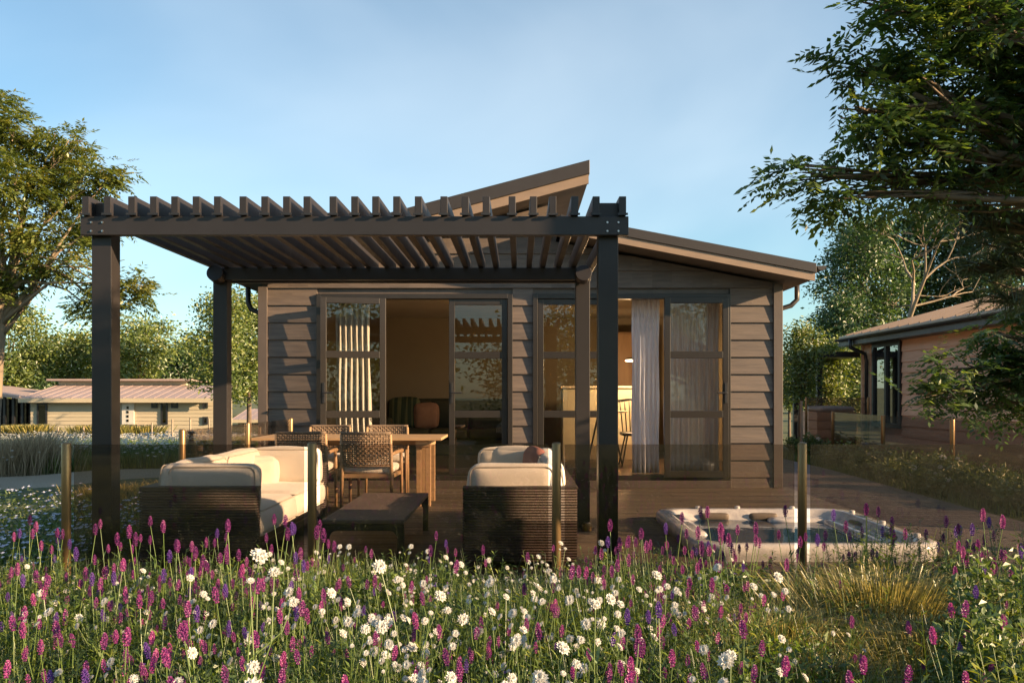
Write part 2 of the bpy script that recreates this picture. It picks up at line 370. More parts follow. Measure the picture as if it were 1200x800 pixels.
# wall behind the boards, side walls, back wall, floor slab, ceiling
m = MB(); BK = 15.6
for a, b in ((HL+.02, O1[0]), (O1[1], O2[0]), (O2[1], HR-.02)): m.box(a, b, WY+.021, WY+.18, 0, O1[2])
m.box(HL+.02, HR-.02, WY+.021, WY+.18, O1[2], 2.55)
m.prism([(HL+.02, 2.55), (XC, 2.55), (XC, zuL(XC)-.02), (HL+.02, zuL(HL+.02)-.02)], WY+.021, WY+.18)
m.prism([(XC, 2.55), (HR-.02, 2.55), (HR-.02, zuR(HR-.02)-.005), (XC, zuR(XC)-.02)], WY+.021, WY+.18)
m.build('front_wall', M['trim'], H)
m = MB()
z = 0
while z < 2.5:
    z1 = min(z+pitch, 2.55)
    for X, s in ((HL, -1), (HR, 1)):
        v = [(X+s*.02, WY+.02, z), (X+s*.02, 22, z), (X+s*.002, 22, z1), (X+s*.002, WY+.02, z1), (X-s*.15, WY+.02, z), (X-s*.15, 22, z), (X-s*.15, 22, z1), (X-s*.15, WY+.02, z1)]
        m.add(v, [(0,1,2,3), (7,6,5,4), (0,4,5,1), (3,2,6,7), (0,3,7,4), (1,5,6,2)])
    z = z1
m.box(HL, HR, 22, 22.15, 0, 2.55)
m.build('side_wall', M['clad'], H)
for q in ((HL-.02, HL+.098, 2.58), (HR-.098, HR+.02, 2.62)):
    m = MB(); m.box(q[0], q[1], WY-.048, WY+.019, 0, q[2]); m.build('corner_board', M['trim'], H, bevel=.004)
M['plaster'] = surf('interior_plaster', (.30,.25,.17), (.26,.215,.15), .9, scale=(1,1,1))
M['ceil'] = surf('interior_ceiling', (.48,.42,.33), None, .9, scale=(1,1,1))
M['floor_in'] = surf('interior_floor', (.16,.11,.07), (.1,.07,.045), .35, scale=(1,14,14), var=.1)
m = MB(); m.box(HL+.18, HR-.18, BK, BK+.1, .15, 2.598); m.box(HL+.152, HL+.18, WY+.2, BK, .15, 2.598); m.box(HR-.18, HR-.152, WY+.2, BK, .15, 2.598)
m.build('inner_wall', M['plaster'], H)
m = MB(); m.box(HL+.153, HR-.153, WY+.181, BK-.003, .06, .152); m.build('inner_floor', M['floor_in'], H)
m = MB(); m.box(HL+.155, HR-.155, WY+.182, BK+.1, 2.60, 2.66); m.build('inner_ceiling', M['ceil'], H)
# roofs
def roof(x0, x1, zf, th_dark, th_tan, y0, y1, nm):
    m = MB(); m.prism([(x0, zf(x0)-th_dark), (x1, zf(x1)-th_dark), (x1, zf(x1)), (x0, zf(x0))], y0, y1)
    x = x0+.2
    while x < x1-.1 and False: x += .3
    r = m.build('roof', M['roofdark'], H, bevel=.006, seg=1)
    m = MB(); m.prism([(x0+.012, zf(x0)-th_dark-th_tan), (x1-.012, zf(x1)-th_dark-th_tan), (x1-.012, zf(x1)-th_dark), (x0+.012, zf(x0)-th_dark)], y0+.02, y0+.06)
    m.build('barge_board', M['barge'], r)
    m = MB(); m.prism([(x0+.02, zf(x0)-th_dark-th_tan+.02), (x1-.02, zf(x1)-th_dark-th_tan+.02), (x1-.02, zf(x1)-th_dark-.001), (x0+.02, zf(x0)-th_dark-.001)], y0+.062, y1-.02)
    m.build('soffit', M['soffit'], r)
    return r
roof(-3.62, .865, zL, .17, .115, VY_, 22.4, 'l')
roof(XC+.09, 3.63, zR, .12, .095, VY_, 22.4, 'r')
m = MB(); m.box(XC-.08, XC+.06, WY+.02, 22, 3.0, zuL(XC)-.03); m.build('clerestory_wall', M['trim'], H)
m = MB()
for k in range(9): 
    m.box(XC+.061, XC+.09, VY_+1.0+k*1.2, VY_+1.9+k*1.2, zR(XC)+.05, zL(XC)-.42)
m.build('clerestory_window', M['farglass'], H)
# gutters along both eaves with a downpipe each
def gutter(xc, zt, y0, y1, s):
    n = 9; r = .058; out = []
    for k in range(n): t = math.pi*k/(n-1); out.append((xc-math.cos(t)*r, zt-math.sin(t)*r))
    inn = [(x*.9+xc*.1, z*.92+zt*.08) for x, z in out[::-1]]
    m = MB(); pts = out+inn; N_ = len(pts)
    v = [(p[0], y, p[1]) for y in (y0, y1) for p in pts]
    f = [(i, (i+1) % N_, (i+1) % N_+N_, i+N_) for i in range(N_)]
    for i in range(n-1): f += [(i, i+1, N_-2-i, N_-1-i), (N_+i+1, N_+i, 2*N_-1-i, 2*N_-2-i)]
    m.add(v, f); m.prism(out, y0-.004, y0-.001); return m.build('gutter', M['black'] if s < 0 else M['roofdark'], H)
gutter(3.63+.07, zR(3.63)-.03, 10.42, 22.3, 1)
gutter(-3.62-.06, zL(-3.62)-.05, 10.5, 22.3, -1)
m = MB(); zg = 2.60
m.tube([(3.70, 11.35, 2.66), (3.70, 11.35, 2.46), (3.62, 11.35, 2.38), (3.46, 11.35, 2.33), (3.425, 11.35, 2.22), (3.425, 11.35, .0)], .034, 10); m.build('downpipe', M['roofdark'], H, smooth=True)
m = MB()
m.tube([(-3.60, 11.35, 2.62), (-3.60, 11.35, 2.42), (-3.56, 11.35, 2.33), (-3.42, 11.35, 2.27), (-3.40, 11.35, 2.18), (-3.40, 11.35, .0)], .034, 10); m.build('downpipe', M['black'], H, smooth=True)
# ---------------------------------------------------------------- glazed doors
def W2(x): return (x-VX)/91.0
def Zw(y): return EYE+(VY-y)/91.0
def door_set(x0, x1, zt, nm):
    m = MB(); fy0, fy1 = WY-.055, WY+.10; w = .062
    m.box(x0, x0+w, fy0, fy1, .10, zt); m.box(x1-w, x1, fy0, fy1, .10, zt); m.box(x0+w, x1-w, fy0, fy1, zt-w, zt)
    m.box(x0+w, x1-w, fy0, fy1, .10, .165)
    return m.build('door_frame', M['frame'], H, bevel=.004)
def leaf(x0, x1, z0, z1, y, yd=0, handle=None):
    """framed glazed leaf of three panes; yd swings its left edge out"""
    w = .075; t = .045
    root = None; m = MB()
    def Y(x): return y-yd*(x1-x)/(x1-x0)
    def sh(xa, xb, za, zb):
        v = [(x, Y(x)+d, z) for z in (za, zb) for d in (0, t) for x in (xa, xb)]
        m.add(v, [(0,2,3,1),(4,5,7,6),(0,1,5,4),(2,6,7,3),(0,4,6,2),(1,3,7,5)])
    r1, r2 = Zw(416), Zw(485)
    sh(x0, x0+w, z0, z1); sh(x1-w, x1, z0, z1); sh(x0+w, x1-w, z1-w, z1); sh(x0+w, x1-w, z0, z0+w+.01)
    for r in (r1, r2): sh(x0+w, x1-w, r-.045, r+.045)
    d = m.build('door', M['frame'], H, bevel=.004)
    for a, b in ((z0+w+.01, r2-.045), (r2+.045, r1-.045), (r1+.045, z1-w)):
        g = MB(); e = .012
        v = [(x0+w, Y(x0+w)+t/2, a), (x1-w, Y(x1-w)+t/2, a), (x1-w, Y(x1-w)+t/2, b), (x0+w, Y(x0+w)+t/2, b)]
        v2 = [(p[0], p[1]+.014, p[2]) for p in v]
        g.add(v+v2, [(0,1,2,3), (7,6,5,4), (0,4,5,1), (1,5,6,2), (2,6,7,3), (3,7,4,0)])
        g.build('pane', M['pane'], d)
    if handle is not None:
        hx = handle; zc = 1.22; h = MB(); yy = Y(hx)-.012
        h.box(hx-.016, hx+.016, yy-.004, yy+.01, zc-.13, zc+.13); h.tube([(hx, yy, zc), (hx, yy-.05, zc)], .011, 8)
        s = 1 if hx < (x0+x1)/2 else -1
        h.tube([(hx, yy-.048, zc), (hx+s*.13, yy-.052, zc)], .010, 8); h.build('handle', M['black'], d, bevel=.002)
    return d
door_set(*O1, 'a'); door_set(*O2, 'b')
ZT = 2.49-.062
leaf(-2.50, -1.70, .17, ZT, WY-.10, .17, handle=-2.455)
leaf(-.90, -.145, .17, ZT, WY-.02, 0, handle=-.862)
leaf(.245, 1.10, .17, ZT, WY-.02, 0)
leaf(1.86, 2.68, .14, ZT+.01, WY-.115, 0, handle=2.64)
# threshold under the doors
m = MB(); m.box(O1[0], O1[1], WY-.09, WY+.12, .0, .099); m.box(O2[0], O2[1], WY-.09, WY+.12, .0, .099); m.build('threshold', M['trim'], H, bevel=.005)
# ---------------------------------------------------------------- things inside
def curtain(x0, x1, y, z0, z1, mat, nm, label, folds, pinch=0, cat='curtain'):
    m = MB(); n = folds*10; nz_ = 14; V = []
    for j in range(nz_+1):
        z = z0+(z1-z0)*j/nz_; t = 1-j/nz_
        for i in range(n+1):
            u = i/n; x = x0+(x1-x0)*(u+(1-t)*pinch*(u*0))+.006*math.sin(u*40+z*5)
            V.append((x+.06*t*t*(1 if pinch else 0)*u, y+.035*math.sin(u*folds*2*math.pi+.6*math.sin(z*1.3))*(.55+.45*t), z))
    f = [(j*(n+1)+i, j*(n+1)+i+1, (j+1)*(n+1)+i+1, (j+1)*(n+1)+i) for j in range(nz_) for i in range(n)]
    m.add(V, f, .5); o = m.build(nm, mat, smooth=True)
    md = o.modifiers.new('solid', 'SOLIDIFY'); md.thickness = .003
    return tag(o, label, cat)
def sheer(name, c, alpha):
    mm, t, b = new(name); t.nodes.remove(b)
    d = N(t, 'ShaderNodeBsdfDiffuse'); tcn = N(t, 'ShaderNodeTexCoord'); mp_ = N(t, 'ShaderNodeMapping'); mp_.inputs['Scale'].default_value = (45,45,2)
    t.links.new(tcn.outputs['Object'], mp_.inputs[0]); no = N(t, 'ShaderNodeTexNoise', Scale=1.0, Detail=6.0); t.links.new(mp_.outputs[0], no.inputs[0])
    mi = N(t, 'ShaderNodeMix', data_type='RGBA'); t.links.new(no.outputs[0], mi.inputs[0]); mi.inputs[6].default_value = (*c, 1); mi.inputs[7].default_value = (*[x*.75 for x in c], 1)
    t.links.new(mi.outputs[2], d.inputs[0]); tl = N(t, 'ShaderNodeBsdfTranslucent'); t.links.new(mi.outputs[2], tl.inputs[0])
    a = N(t, 'ShaderNodeMixShader'); a.inputs[0].default_value = .3; t.links.new(d.outputs[0], a.inputs[1]); t.links.new(tl.outputs[0], a.inputs[2])
    tr = N(t, 'ShaderNodeBsdfTransparent'); b2 = N(t, 'ShaderNodeMixShader'); b2.inputs[0].default_value = alpha
    t.links.new(tr.outputs[0], b2.inputs[1]); t.links.new(a.outputs[0], b2.inputs[2]); t.links.new(b2.outputs[0], t.nodes['Material Output'].inputs[0]); return mm
M['drape'] = sheer('cream_drape', (.66,.62,.56), .96); M['sheer'] = sheer('white_sheer', (.82,.82,.88), .95)
curtain(-2.42, -1.98, WY+.30, .17, 2.52, M['drape'], 'curtain', 'striped cream curtain hanging behind the open left door leaf', 6, 1)
curtain(1.50, 1.86, WY+.30, .16, 2.55, M['sheer'], 'curtain', 'narrow white curtain in the gap of the right doors', 6)
curtain(1.93, 2.66, WY+.33, .16, 2.54, M['sheer'], 'curtain', 'wide white sheer curtain behind the rightmost door leaf', 11)
# ---------------------------------------------------------------- rounded soft shapes
def rbox(m, c, size, r, bulge=0, n=10, rot=None, a=None, wob=0.0, seed=0):
    """soft box: rounded edges and bulging faces"""
    cx, cy, cz = c; hx, hy, hz = [s/2 for s in size]; V = []; F_ = []; base = 0
    rs = np.random.RandomState(seed)
    ph = rs.rand(6)*6
    for ax in range(3):
        for sgn in (-1, 1):
            for i in range(n+1):
                for j in range(n+1):
                    # denser to the edge
                    u = math.sin((i/n-.5)*math.pi)*.5*1.0/1+0; w = math.sin((j/n-.5)*math.pi)*.5
                    p = [0, 0, 0]; p[ax] = sgn; p[(ax+1) % 3] = 2*u*sgn; p[(ax+2) % 3] = 2*w
                    q = [p[0]*hx, p[1]*hy, p[2]*hz]
                    inn = [max(-(h-r), min(h-r, t)) for h, t in zip((hx, hy, hz), q)]
                    d = [q[k]-inn[k] for k in range(3)]; L = math.sqrt(sum(t*t for t in d)) or 1
                    s_ = [inn[k]+d[k]/L*r for k in range(3)]
                    b = bulge*(1-(2*u)**2)*(1-(2*w)**2)
                    s_[ax] += sgn*b
                    if wob:
                        for k in range(3): s_[k] += wob*math.sin(s_[(k+1) % 3]*11+ph[k])*math.sin(s_[(k+2) % 3]*13+ph[k+3])
                    V.append(s_)
            for i in range(n):
                for j in range(n):
                    o = base+i*(n+1)+j; F_.append((o, o+n+1, o+n+2, o+1))
            base += (n+1)**2
    V = np.array(V)
    if rot is not None: V = V@np.array(Matrix.Rotation(rot[0], 3, rot[1])).T
    m.add(V+np.array([cx, cy, cz]), F_, a); return m
def weld(o):
    w = o.modifiers.new('weld', 'WELD'); w.merge_threshold = .0006; return o
def cushion(name, c, size, parent, r=.05, bulge=.012, rot=None, mat=None, pipe=True, seed=0, label=None):
    m = rbox(MB(), c, size, r, bulge, 12, rot, wob=.0065, seed=seed)
    o = weld(m.build(name, mat or M['cush'], parent, smooth=True, label=label))
    if pipe:
        hx, hy, hz = [s/2 for s in size]; ax = int(np.argmin(size)); p = MB()
        for sg in (-1, 1):
            A, B = [k for k in range(3) if k != ax]; h = (hx, hy, hz); pts = []
            ra = r*1.0
            for qx, qy, t0 in ((1, 1, 0), (-1, 1, 90), (-1, -1, 180), (1, -1, 270)):
                for t in range(0, 91, 18):
                    th = R(t0+t); v = [0, 0, 0]
                    v[A] = qx*(h[A]-ra)+math.cos(th)*(ra-.010); v[B] = qy*(h[B]-ra)+math.sin(th)*(ra-.010); v[ax] = sg*(h[ax]-.014)
                    pts.append(v)
            pts.append(pts[0]); P = np.array(pts)
            if rot is not None: P = P@np.array(Matrix.Rotation(rot[0], 3, rot[1])).T
            p.tube([tuple(q) for q in P+np.array(c)], .0055, 5, cap=False)
        p.build('piping', M['pip'], o, smooth=True)
    return o
M['olive'] = surf('olive_upholstery', (.05,.055,.035), None, .9, scale=(8,8,8)); M['pink'] = surf('dusty_pink_fabric', (.36,.2,.13), None, .9, scale=(8,8,8))
M['stripe'] = surf('striped_green_fabric', (.12,.13,.06), (.03,.05,.03), .9, scale=(38,1,1), detail=0, con=(.45,.55))
t = thing('indoor_sofa', 'dark olive sofa against the far wall inside the left doorway', 'sofa', (-1.2, 15, .152))
m = MB(); rbox(m, (-1.2, 15.35, .72), (2.3, .2, .80), .07, .01); rbox(m, (-2.28, 15.0, .55), (.18, .85, .5), .07); rbox(m, (-.12, 15.0, .55), (.18, .85, .5), .07)
rbox(m, (-1.2, 15.0, .30), (2.1, .8, .28), .06)
weld(m.build('sofa_body', M['olive'], t, smooth=True))
for k in range(3): cushion('seat_cushion', (-1.87+k*.67, 14.93, .52), (.66, .74, .17), t, pipe=False, mat=M['olive'], seed=k)
for k in range(3): cushion('back_cushion', (-1.87+k*.67, 15.20, .83), (.66, .2, .5), t, pipe=False, mat=M['olive'], seed=k)
for x, mt, lb, sd in ((-2.0, 'stripe', 'dark green striped pillow standing on the indoor sofa left of the pink pillow', .52), (-1.62, 'pink', 'dusty pink square pillow on the indoor sofa in the doorway', .42)):
    o = weld(rbox(MB(), (x, 14.98-.04*(mt == 'pink'), .62+sd/2), (sd, .14, sd), .06, .02, rot=None, wob=.006).build('pillow', M[mt], smooth=True)); tag(o, lb, 'pillow')
M['cream'] = surf('cream_kitchen_front', (.55,.50,.36), None, .5, scale=(3,3,3)); M['wtop'] = surf('pale_worktop', (.6,.52,.42), None, .35, scale=(4,4,4))
M['warmwood'] = surf('warm_wood_panel', (.33,.19,.08), (.25,.14,.06), .5, scale=(12,12,2))
t = thing('kitchen_unit', 'cream kitchen unit with raised bar top inside the right doorway', 'kitchen unit', (1.4, 13.9, .152))
m = MB(); m.box(.70, 2.15, 13.6, 14.15, .153, 1.30); m.build('cabinet', M['cream'], t, bevel=.006)
m = MB(); m.box(.66, 2.19, 13.55, 14.2, 1.301, 1.335); m.build('bar_top', M['wtop'], t, bevel=.006)
t = thing('tall_cupboard', 'tall warm brown cupboard at the back of the kitchen', 'cupboard', (2.6, 15.3, .152))
m = MB(); m.box(1.55, 2.45, 15.05, 15.58, .153, 2.3); m.build('cupboard_body', M['warmwood'], t, bevel=.006)
for x in (1.57, 2.02):
    m = MB(); m.box(x, x+.42, 15.02, 15.048, .2, 2.27); d = m.build('cupboard_door', M['warmwood'], t, bevel=.004)
    m = MB(); m.tube([(x+.05, 15.0, 1.1), (x+.05, 15.0, 1.4)], .008, 6); m.build('handle', M['black'], d)
t = thing('indoor_table', 'small pale table with thin black legs inside the right doorway', 'table', (1.3, 12.9, .152))
m = MB()
m.tube([(1.28, 12.75, .93), (1.28, 12.75, .955)], .34, 28); m.build('table_top', M['wtop'], t, bevel=.003)
for a_ in range(3):
    th = a_*2.1+.4; m = MB(); m.tube([(1.28+.1*math.cos(th), 12.75+.1*math.sin(th), .93), (1.28+.3*math.cos(th), 12.75+.3*math.sin(th), .153)], .014, 6); m.build('leg', M['black'], t)
t = thing('indoor_chair', 'black slat back chair beside the small table behind the right doors', 'chair', (1.72, 12.6, .152))
m = MB(); rbox(m, (1.72, 12.6, .62), (.42, .42, .05), .02, .004); m.build('seat', M['black'], t, smooth=True)
m = MB()
for k in range(6): m.tube([(1.56+k*.055, 12.78, .64), (1.52+k*.07, 12.84, 1.1)], .009, 6)
m.tube([(1.50, 12.85, 1.1), (1.7, 12.89, 1.13), (1.91, 12.85, 1.1)], .02, 8); m.build('backrest', M['black'], t, smooth=True)
for sx, sy in ((-1,-1), (1,-1), (-1,1), (1,1)):
    m = MB(); m.tube([(1.72+sx*.13, 12.6+sy*.13, .61), (1.72+sx*.22, 12.6+sy*.2, .153)], .012, 6); m.build('leg', M['black'], t)
# pendant lamp, lit
def emis(name, c, s):
    mm, t_, b = new(name); b.inputs['Base Color'].default_value = (*c, 1); b.inputs['Emission Color'].default_value = (*c, 1); b.inputs['Emission Strength'].default_value = s; return mm
M['glow'] = emis('lamp_glow', (1,.72,.42), 9)
t = thing('pendant_lamp', 'lit flat disc pendant lamp hanging in front of the kitchen', 'lamp', (1.78, 12.9, 1.7))
m = MB(); m.tube([(1.78, 12.9, 1.72), (1.78, 12.9, 1.75)], [.17, .15], 28); m.build('shade', M['black'], t, smooth=False)
m = MB(); m.tube([(1.78, 12.9, 1.704), (1.78, 12.9, 1.719)], .168, 28); m.build('diffuser', M['glow'], t)
m = MB(); m.tube([(1.78, 12.9, 1.75), (1.78, 12.9, 2.60)], .004, 5); m.build('cord', M['black'], t)
def lamp(x, y, z, e, r=.08):
    l = bpy.data.lights.new('lamp_light', 'POINT'); l.energy = e; l.color = (1,.62,.3); l.shadow_soft_size = r
    o = bpy.data.objects.new('lamp_light', l); COL.objects.link(o); o.location = (x, y, z); return o
lamp(1.78, 12.9, 1.62, 30)
# ================================================================ pergola
P = thing('pergola', 'dark grey metal pergola on four square posts over the seating', 'pergola', (-1.04, 6.5, 0))
pxl, pxr = -2.735, .510; pw = .126
bolts = []
for X in (pxl, pxr):
    for Y, zt in ((5.462, 2.425), (7.63, 2.325)):
        m = MB(); m.box(X, X+pw, Y, Y+pw, 0.001, zt)
        po = m.build('post', M['perg'], P, bevel=.004)
        b = MB(); b.box(X-.035, X+pw+.035, Y-.035, Y+pw+.035, .0015, .012); b.build('base_plate', M['perg'], po, bevel=.002)
for Y0, Y1, X0, X1, z0, z1 in ((5.40, 5.458, -2.775, .695, 2.207, 2.327), (7.565, 7.626, -2.74, .64, 2.215, 2.325), (7.76, 7.82, -2.74, .64, 2.215, 2.325)):
    m = MB(); m.box(X0, X1, Y0, Y1, z0, z1); be = m.build('beam', M['perg'], P, bevel=.004)
    if Y0 < 5.5:
        for X in (-2.735, .53):
            for dx in (.03, .10):
                for dz in (.035, .09):
                    m = MB(); m.tube([(X+dx, 5.401, 2.207+dz-.01), (X+dx, 5.392, 2.207+dz-.01)], [.0085, .006], 8); m.build('bolt', M['steel'], be)
rx = [96, 121.5, 150, 175.5, 200.4, 225.6, 250.5, 280.5, 306, 331.5, 355.5, 386, 411.4, 436, 460.6, 486, 516, 541, 565.6, 596, 621, 643.6, 669.4, 694.5, 725.5]
for k, x in enumerate(rx):
    X = (x-VX)/186; m = MB(); m.box(X, X+.045, 5.375, 8.0, 2.3275, 2.447)
    ra = m.build('rafter', M['perg'], P, bevel=.003)
    m = MB(); m.box(X-.010, X+.055, 5.366, 5.3745, 2.328, 2.341); m.build('bracket', M['black'], ra)
for x0 in (pxl, pxr):
    m = MB()
    m.tube([(x0+.06, 7.50, 2.27), (x0+.06, 7.61, 2.25)], .072, 20); m.build('beam_bracket', M['perg'], P, smooth=False, bevel=.003)
# a small spot light at the foot of the right rear post
t = thing('deck_spotlight', 'small round metal spotlight at the foot of the right rear pergola post', 'spotlight', (.60, 7.5, 0))
m = MB(); m.tube([(.60, 7.52, .001), (.60, 7.52, .05), (.60, 7.52, .07)], [.045, .045, .038], 20); m.build('housing', M['brass'], t, bevel=.002)
m = MB(); m.tube([(.60, 7.52, .0701), (.60, 7.52, .074)], .03, 16); m.build('lens', M['steel'], t)
# ================================================================ front glass balustrade
def fence_post(Bt, X, Y, zt, r=.028, z0=-.35):
    m = MB(); m.tube([(X, Y, z0), (X, Y, zt-.012), (X, Y, zt-.004), (X, Y, zt)], [r, r, r*.9, r*.5], 14)
    return m.build('post', M['brass'], Bt, smooth=True)
def fence_run(Bt, pts, zb, zt, mat='bal', r=.028, gap=.05, drop=.0):
    for p in pts: fence_post(Bt, p[0], p[1], zt, r, p[2] if len(p) > 2 else -.35)
    for p, q in zip(pts, pts[1:]):
        a = np.array(p[:2]); b = np.array(q[:2]); d = (b-a)/np.linalg.norm(b-a); a = a+d*gap; b = b-d*gap; n = np.array((-d[1], d[0]))*.005
        v = [(*(c+s*n), z) for z in (zb, zt-.012-drop) for s in (-1, 1) for c in (a, b)]
        m = MB(); m.add(v, [(0,2,3,1),(4,5,7,6),(0,1,5,4),(2,6,7,3),(0,4,6,2),(1,3,7,5)])
        gl = m.build('glass_panel', M[mat], Bt)
B = thing('glass_balustrade', 'tinted glass balustrade on bronze posts along the front deck edge', 'balustrade', (0, 5.2, -.3))
fence_run(B, [(-2.79, 5.26), (-1.274, 5.26), (.232, 5.26), (1.747, 5.26), (3.262, 5.26)], .06, .905)
B = thing('glass_balustrade', 'tinted glass balustrade down the left deck edge behind the cream sofa', 'balustrade', (-2.86, 8, -.3))
fence_run(B, [(-2.86, 7.25), (-2.86, 9.0), (-2.86, 10.7)], .06, .905)
# ================================================================ hot tub
T = thing('hot_tub', 'white open hot tub sunk into the deck with blue water', 'hot tub', ((TX0+TX1)/2, (TY0+TY1)/2, 0))
def rrect(x0, x1, y0, y1, r, n=8):
    P_ = []
    for cx, cy, t0 in ((x1-r, y1-r, 0), (x0+r, y1-r, 90), (x0+r, y0+r, 180), (x1-r, y0+r, 270)):
        for k in range(n+1): th = R(t0+90*k/n); P_.append((cx+r*math.cos(th), cy+r*math.sin(th)))
    return P_
def inner(x0, x1, y0, y1, seat):
    """seat outline: a scalloped basin"""
    P_ = rrect(x0, x1, y0, y1, .30, 8); out = []
    cx, cy = (x0+x1)/2, (y0+y1)/2
    for i, (x, y) in enumerate(P_): out.append((x, y))
    return out
def densify(P_, n=160):
    P_ = np.array(P_+[P_[0]]); L = np.r_[0, np.cumsum(np.linalg.norm(np.diff(P_, axis=0), axis=1))]
    s = np.linspace(0, L[-1], n, endpoint=False); return np.stack([np.interp(s, L, P_[:,0]), np.interp(s, L, P_[:,1])], 1)
m = MB(); rings = []
c0 = np.array([(TX0+TX1)/2, (TY0+TY1)/2])
def ring(ins, r, z, sc=0):
    p = densify(rrect(TX0+ins, TX1-ins, TY0+ins, TY1-ins, max(r, .02)))
    th = np.arctan2(p[:,1]-c0[1], p[:,0]-c0[0])
    k = 1-sc*(.5+.5*np.cos(th*8))
    p = c0+(p-c0)*k[:, None]
    return np.c_[p, np.full(len(p), z)]
prof = [(.035, .22, -.10), (.015, .24, .0), (.0, .26, .035), (.0, .26, .075), (.012, .25, .098), (.035, .24, .106), (.10, .22, .104), (.125, .22, .098), (.14, .22, .075)]
rg = [ring(a, r, z) for a, r, z in prof]
rg += [ring(.16, .25, .045, .010), ring(.20, .25, -.02, .025), ring(.23, .25, -.10, .045), ring(.27, .25, -.22, .05), ring(.42, .2, -.28, .04), ring(.50, .2, -.32, .03), ring(.54, .2, -.6, 0), ring(.6, .15, -.72, 0)]
n = len(rg[0]); V = np.concatenate(rg+[np.array([[*c0, -.72]])])
f = [(i*n+k, i*n+(k+1) % n, (i+1)*n+(k+1) % n, (i+1)*n+k) for i in range(len(rg)-1) for k in range(n)]
f += [((len(rg)-1)*n+k, (len(rg)-1)*n+(k+1) % n, len(rg)*n) for k in range(n)]
m.add(V, f, .5); m.build('tub_shell', M['acry'], T, smooth=True)
def water():
    mm, t_, b = new('tub_water'); b.inputs['Base Color'].default_value = (.025,.07,.13,1); b.inputs['Roughness'].default_value = .03; b.inputs['Transmission Weight'].default_value = .0; b.inputs['IOR'].default_value = 1.33
    b.inputs['Specular IOR Level'].default_value = .8
    no = N(t_, 'ShaderNodeTexNoise', Scale=7.0, Detail=3.0); tcn = N(t_, 'ShaderNodeTexCoord'); t_.links.new(tcn.outputs['Object'], no.inputs[0])
    bu = N(t_, 'ShaderNodeBump', Strength=.12, Distance=.02); t_.links.new(no.outputs[0], bu.inputs['Height']); t_.links.new(bu.outputs[0], b.inputs['Normal']); return mm
m = MB(); r_ = ring(.184, .25, .012, .018); V = np.concatenate([r_, [[*c0, .012]]]); m.add(V, [(k, (k+1) % n, n) for k in range(n)], .5); m.build('water', water(), T)
for x, y, w, d, rz in ((1.86, 8.10, .26, .05, 0), (2.32, 8.10, .26, .05, 0), (1.46, 7.95, .20, .06, .8), (3.0, 7.6, .05, .24, 0), (3.0, 6.9, .05, .24, 0)):
    m = rbox(MB(), (0, 0, 0), (w, d, .07), .022, .004, 8); V = np.concatenate(m.v)@np.array(Matrix.Rotation(rz, 3, 'Z')).T; m.v = [V+np.array([x, y, .04])]
    weld(m.build('headrest', M['tubpan'], T, smooth=True))
for q, (cx_, cy_, sx_, sy_) in enumerate(((2.93, 7.35, .22, 1.25), (1.50, 7.55, .20, .75), (2.62, 8.02, .55, .16))):
    weld(rbox(MB(), (cx_, cy_, -.005), (sx_, sy_, .10), .045, .006, 10).build('seat_ledge', M['acry'], T, smooth=True))
for x, y in ((1.72, 8.20), (2.1, 8.21), (2.62, 8.19), (3.085, 7.9), (3.09, 7.25), (3.08, 6.6)):
    m = MB(); m.tube([(x, y, .1035), (x, y, .125), (x, y, .13)], [.026, .026, .018], 16); m.build('control_knob', M['acry'], T, smooth=False, bevel=.002)
for x, y in ((1.5, 7.0), (1.5, 7.3), (1.56, 6.7), (2.95, 7.1), (2.95, 7.4)):
    s = -1 if x > 2 else 1
    m = MB(); m.tube([(x-.04*s, y, .0), (x-.015*s, y, -.005)], .024, 14); m.build('jet', M['steel'], T)
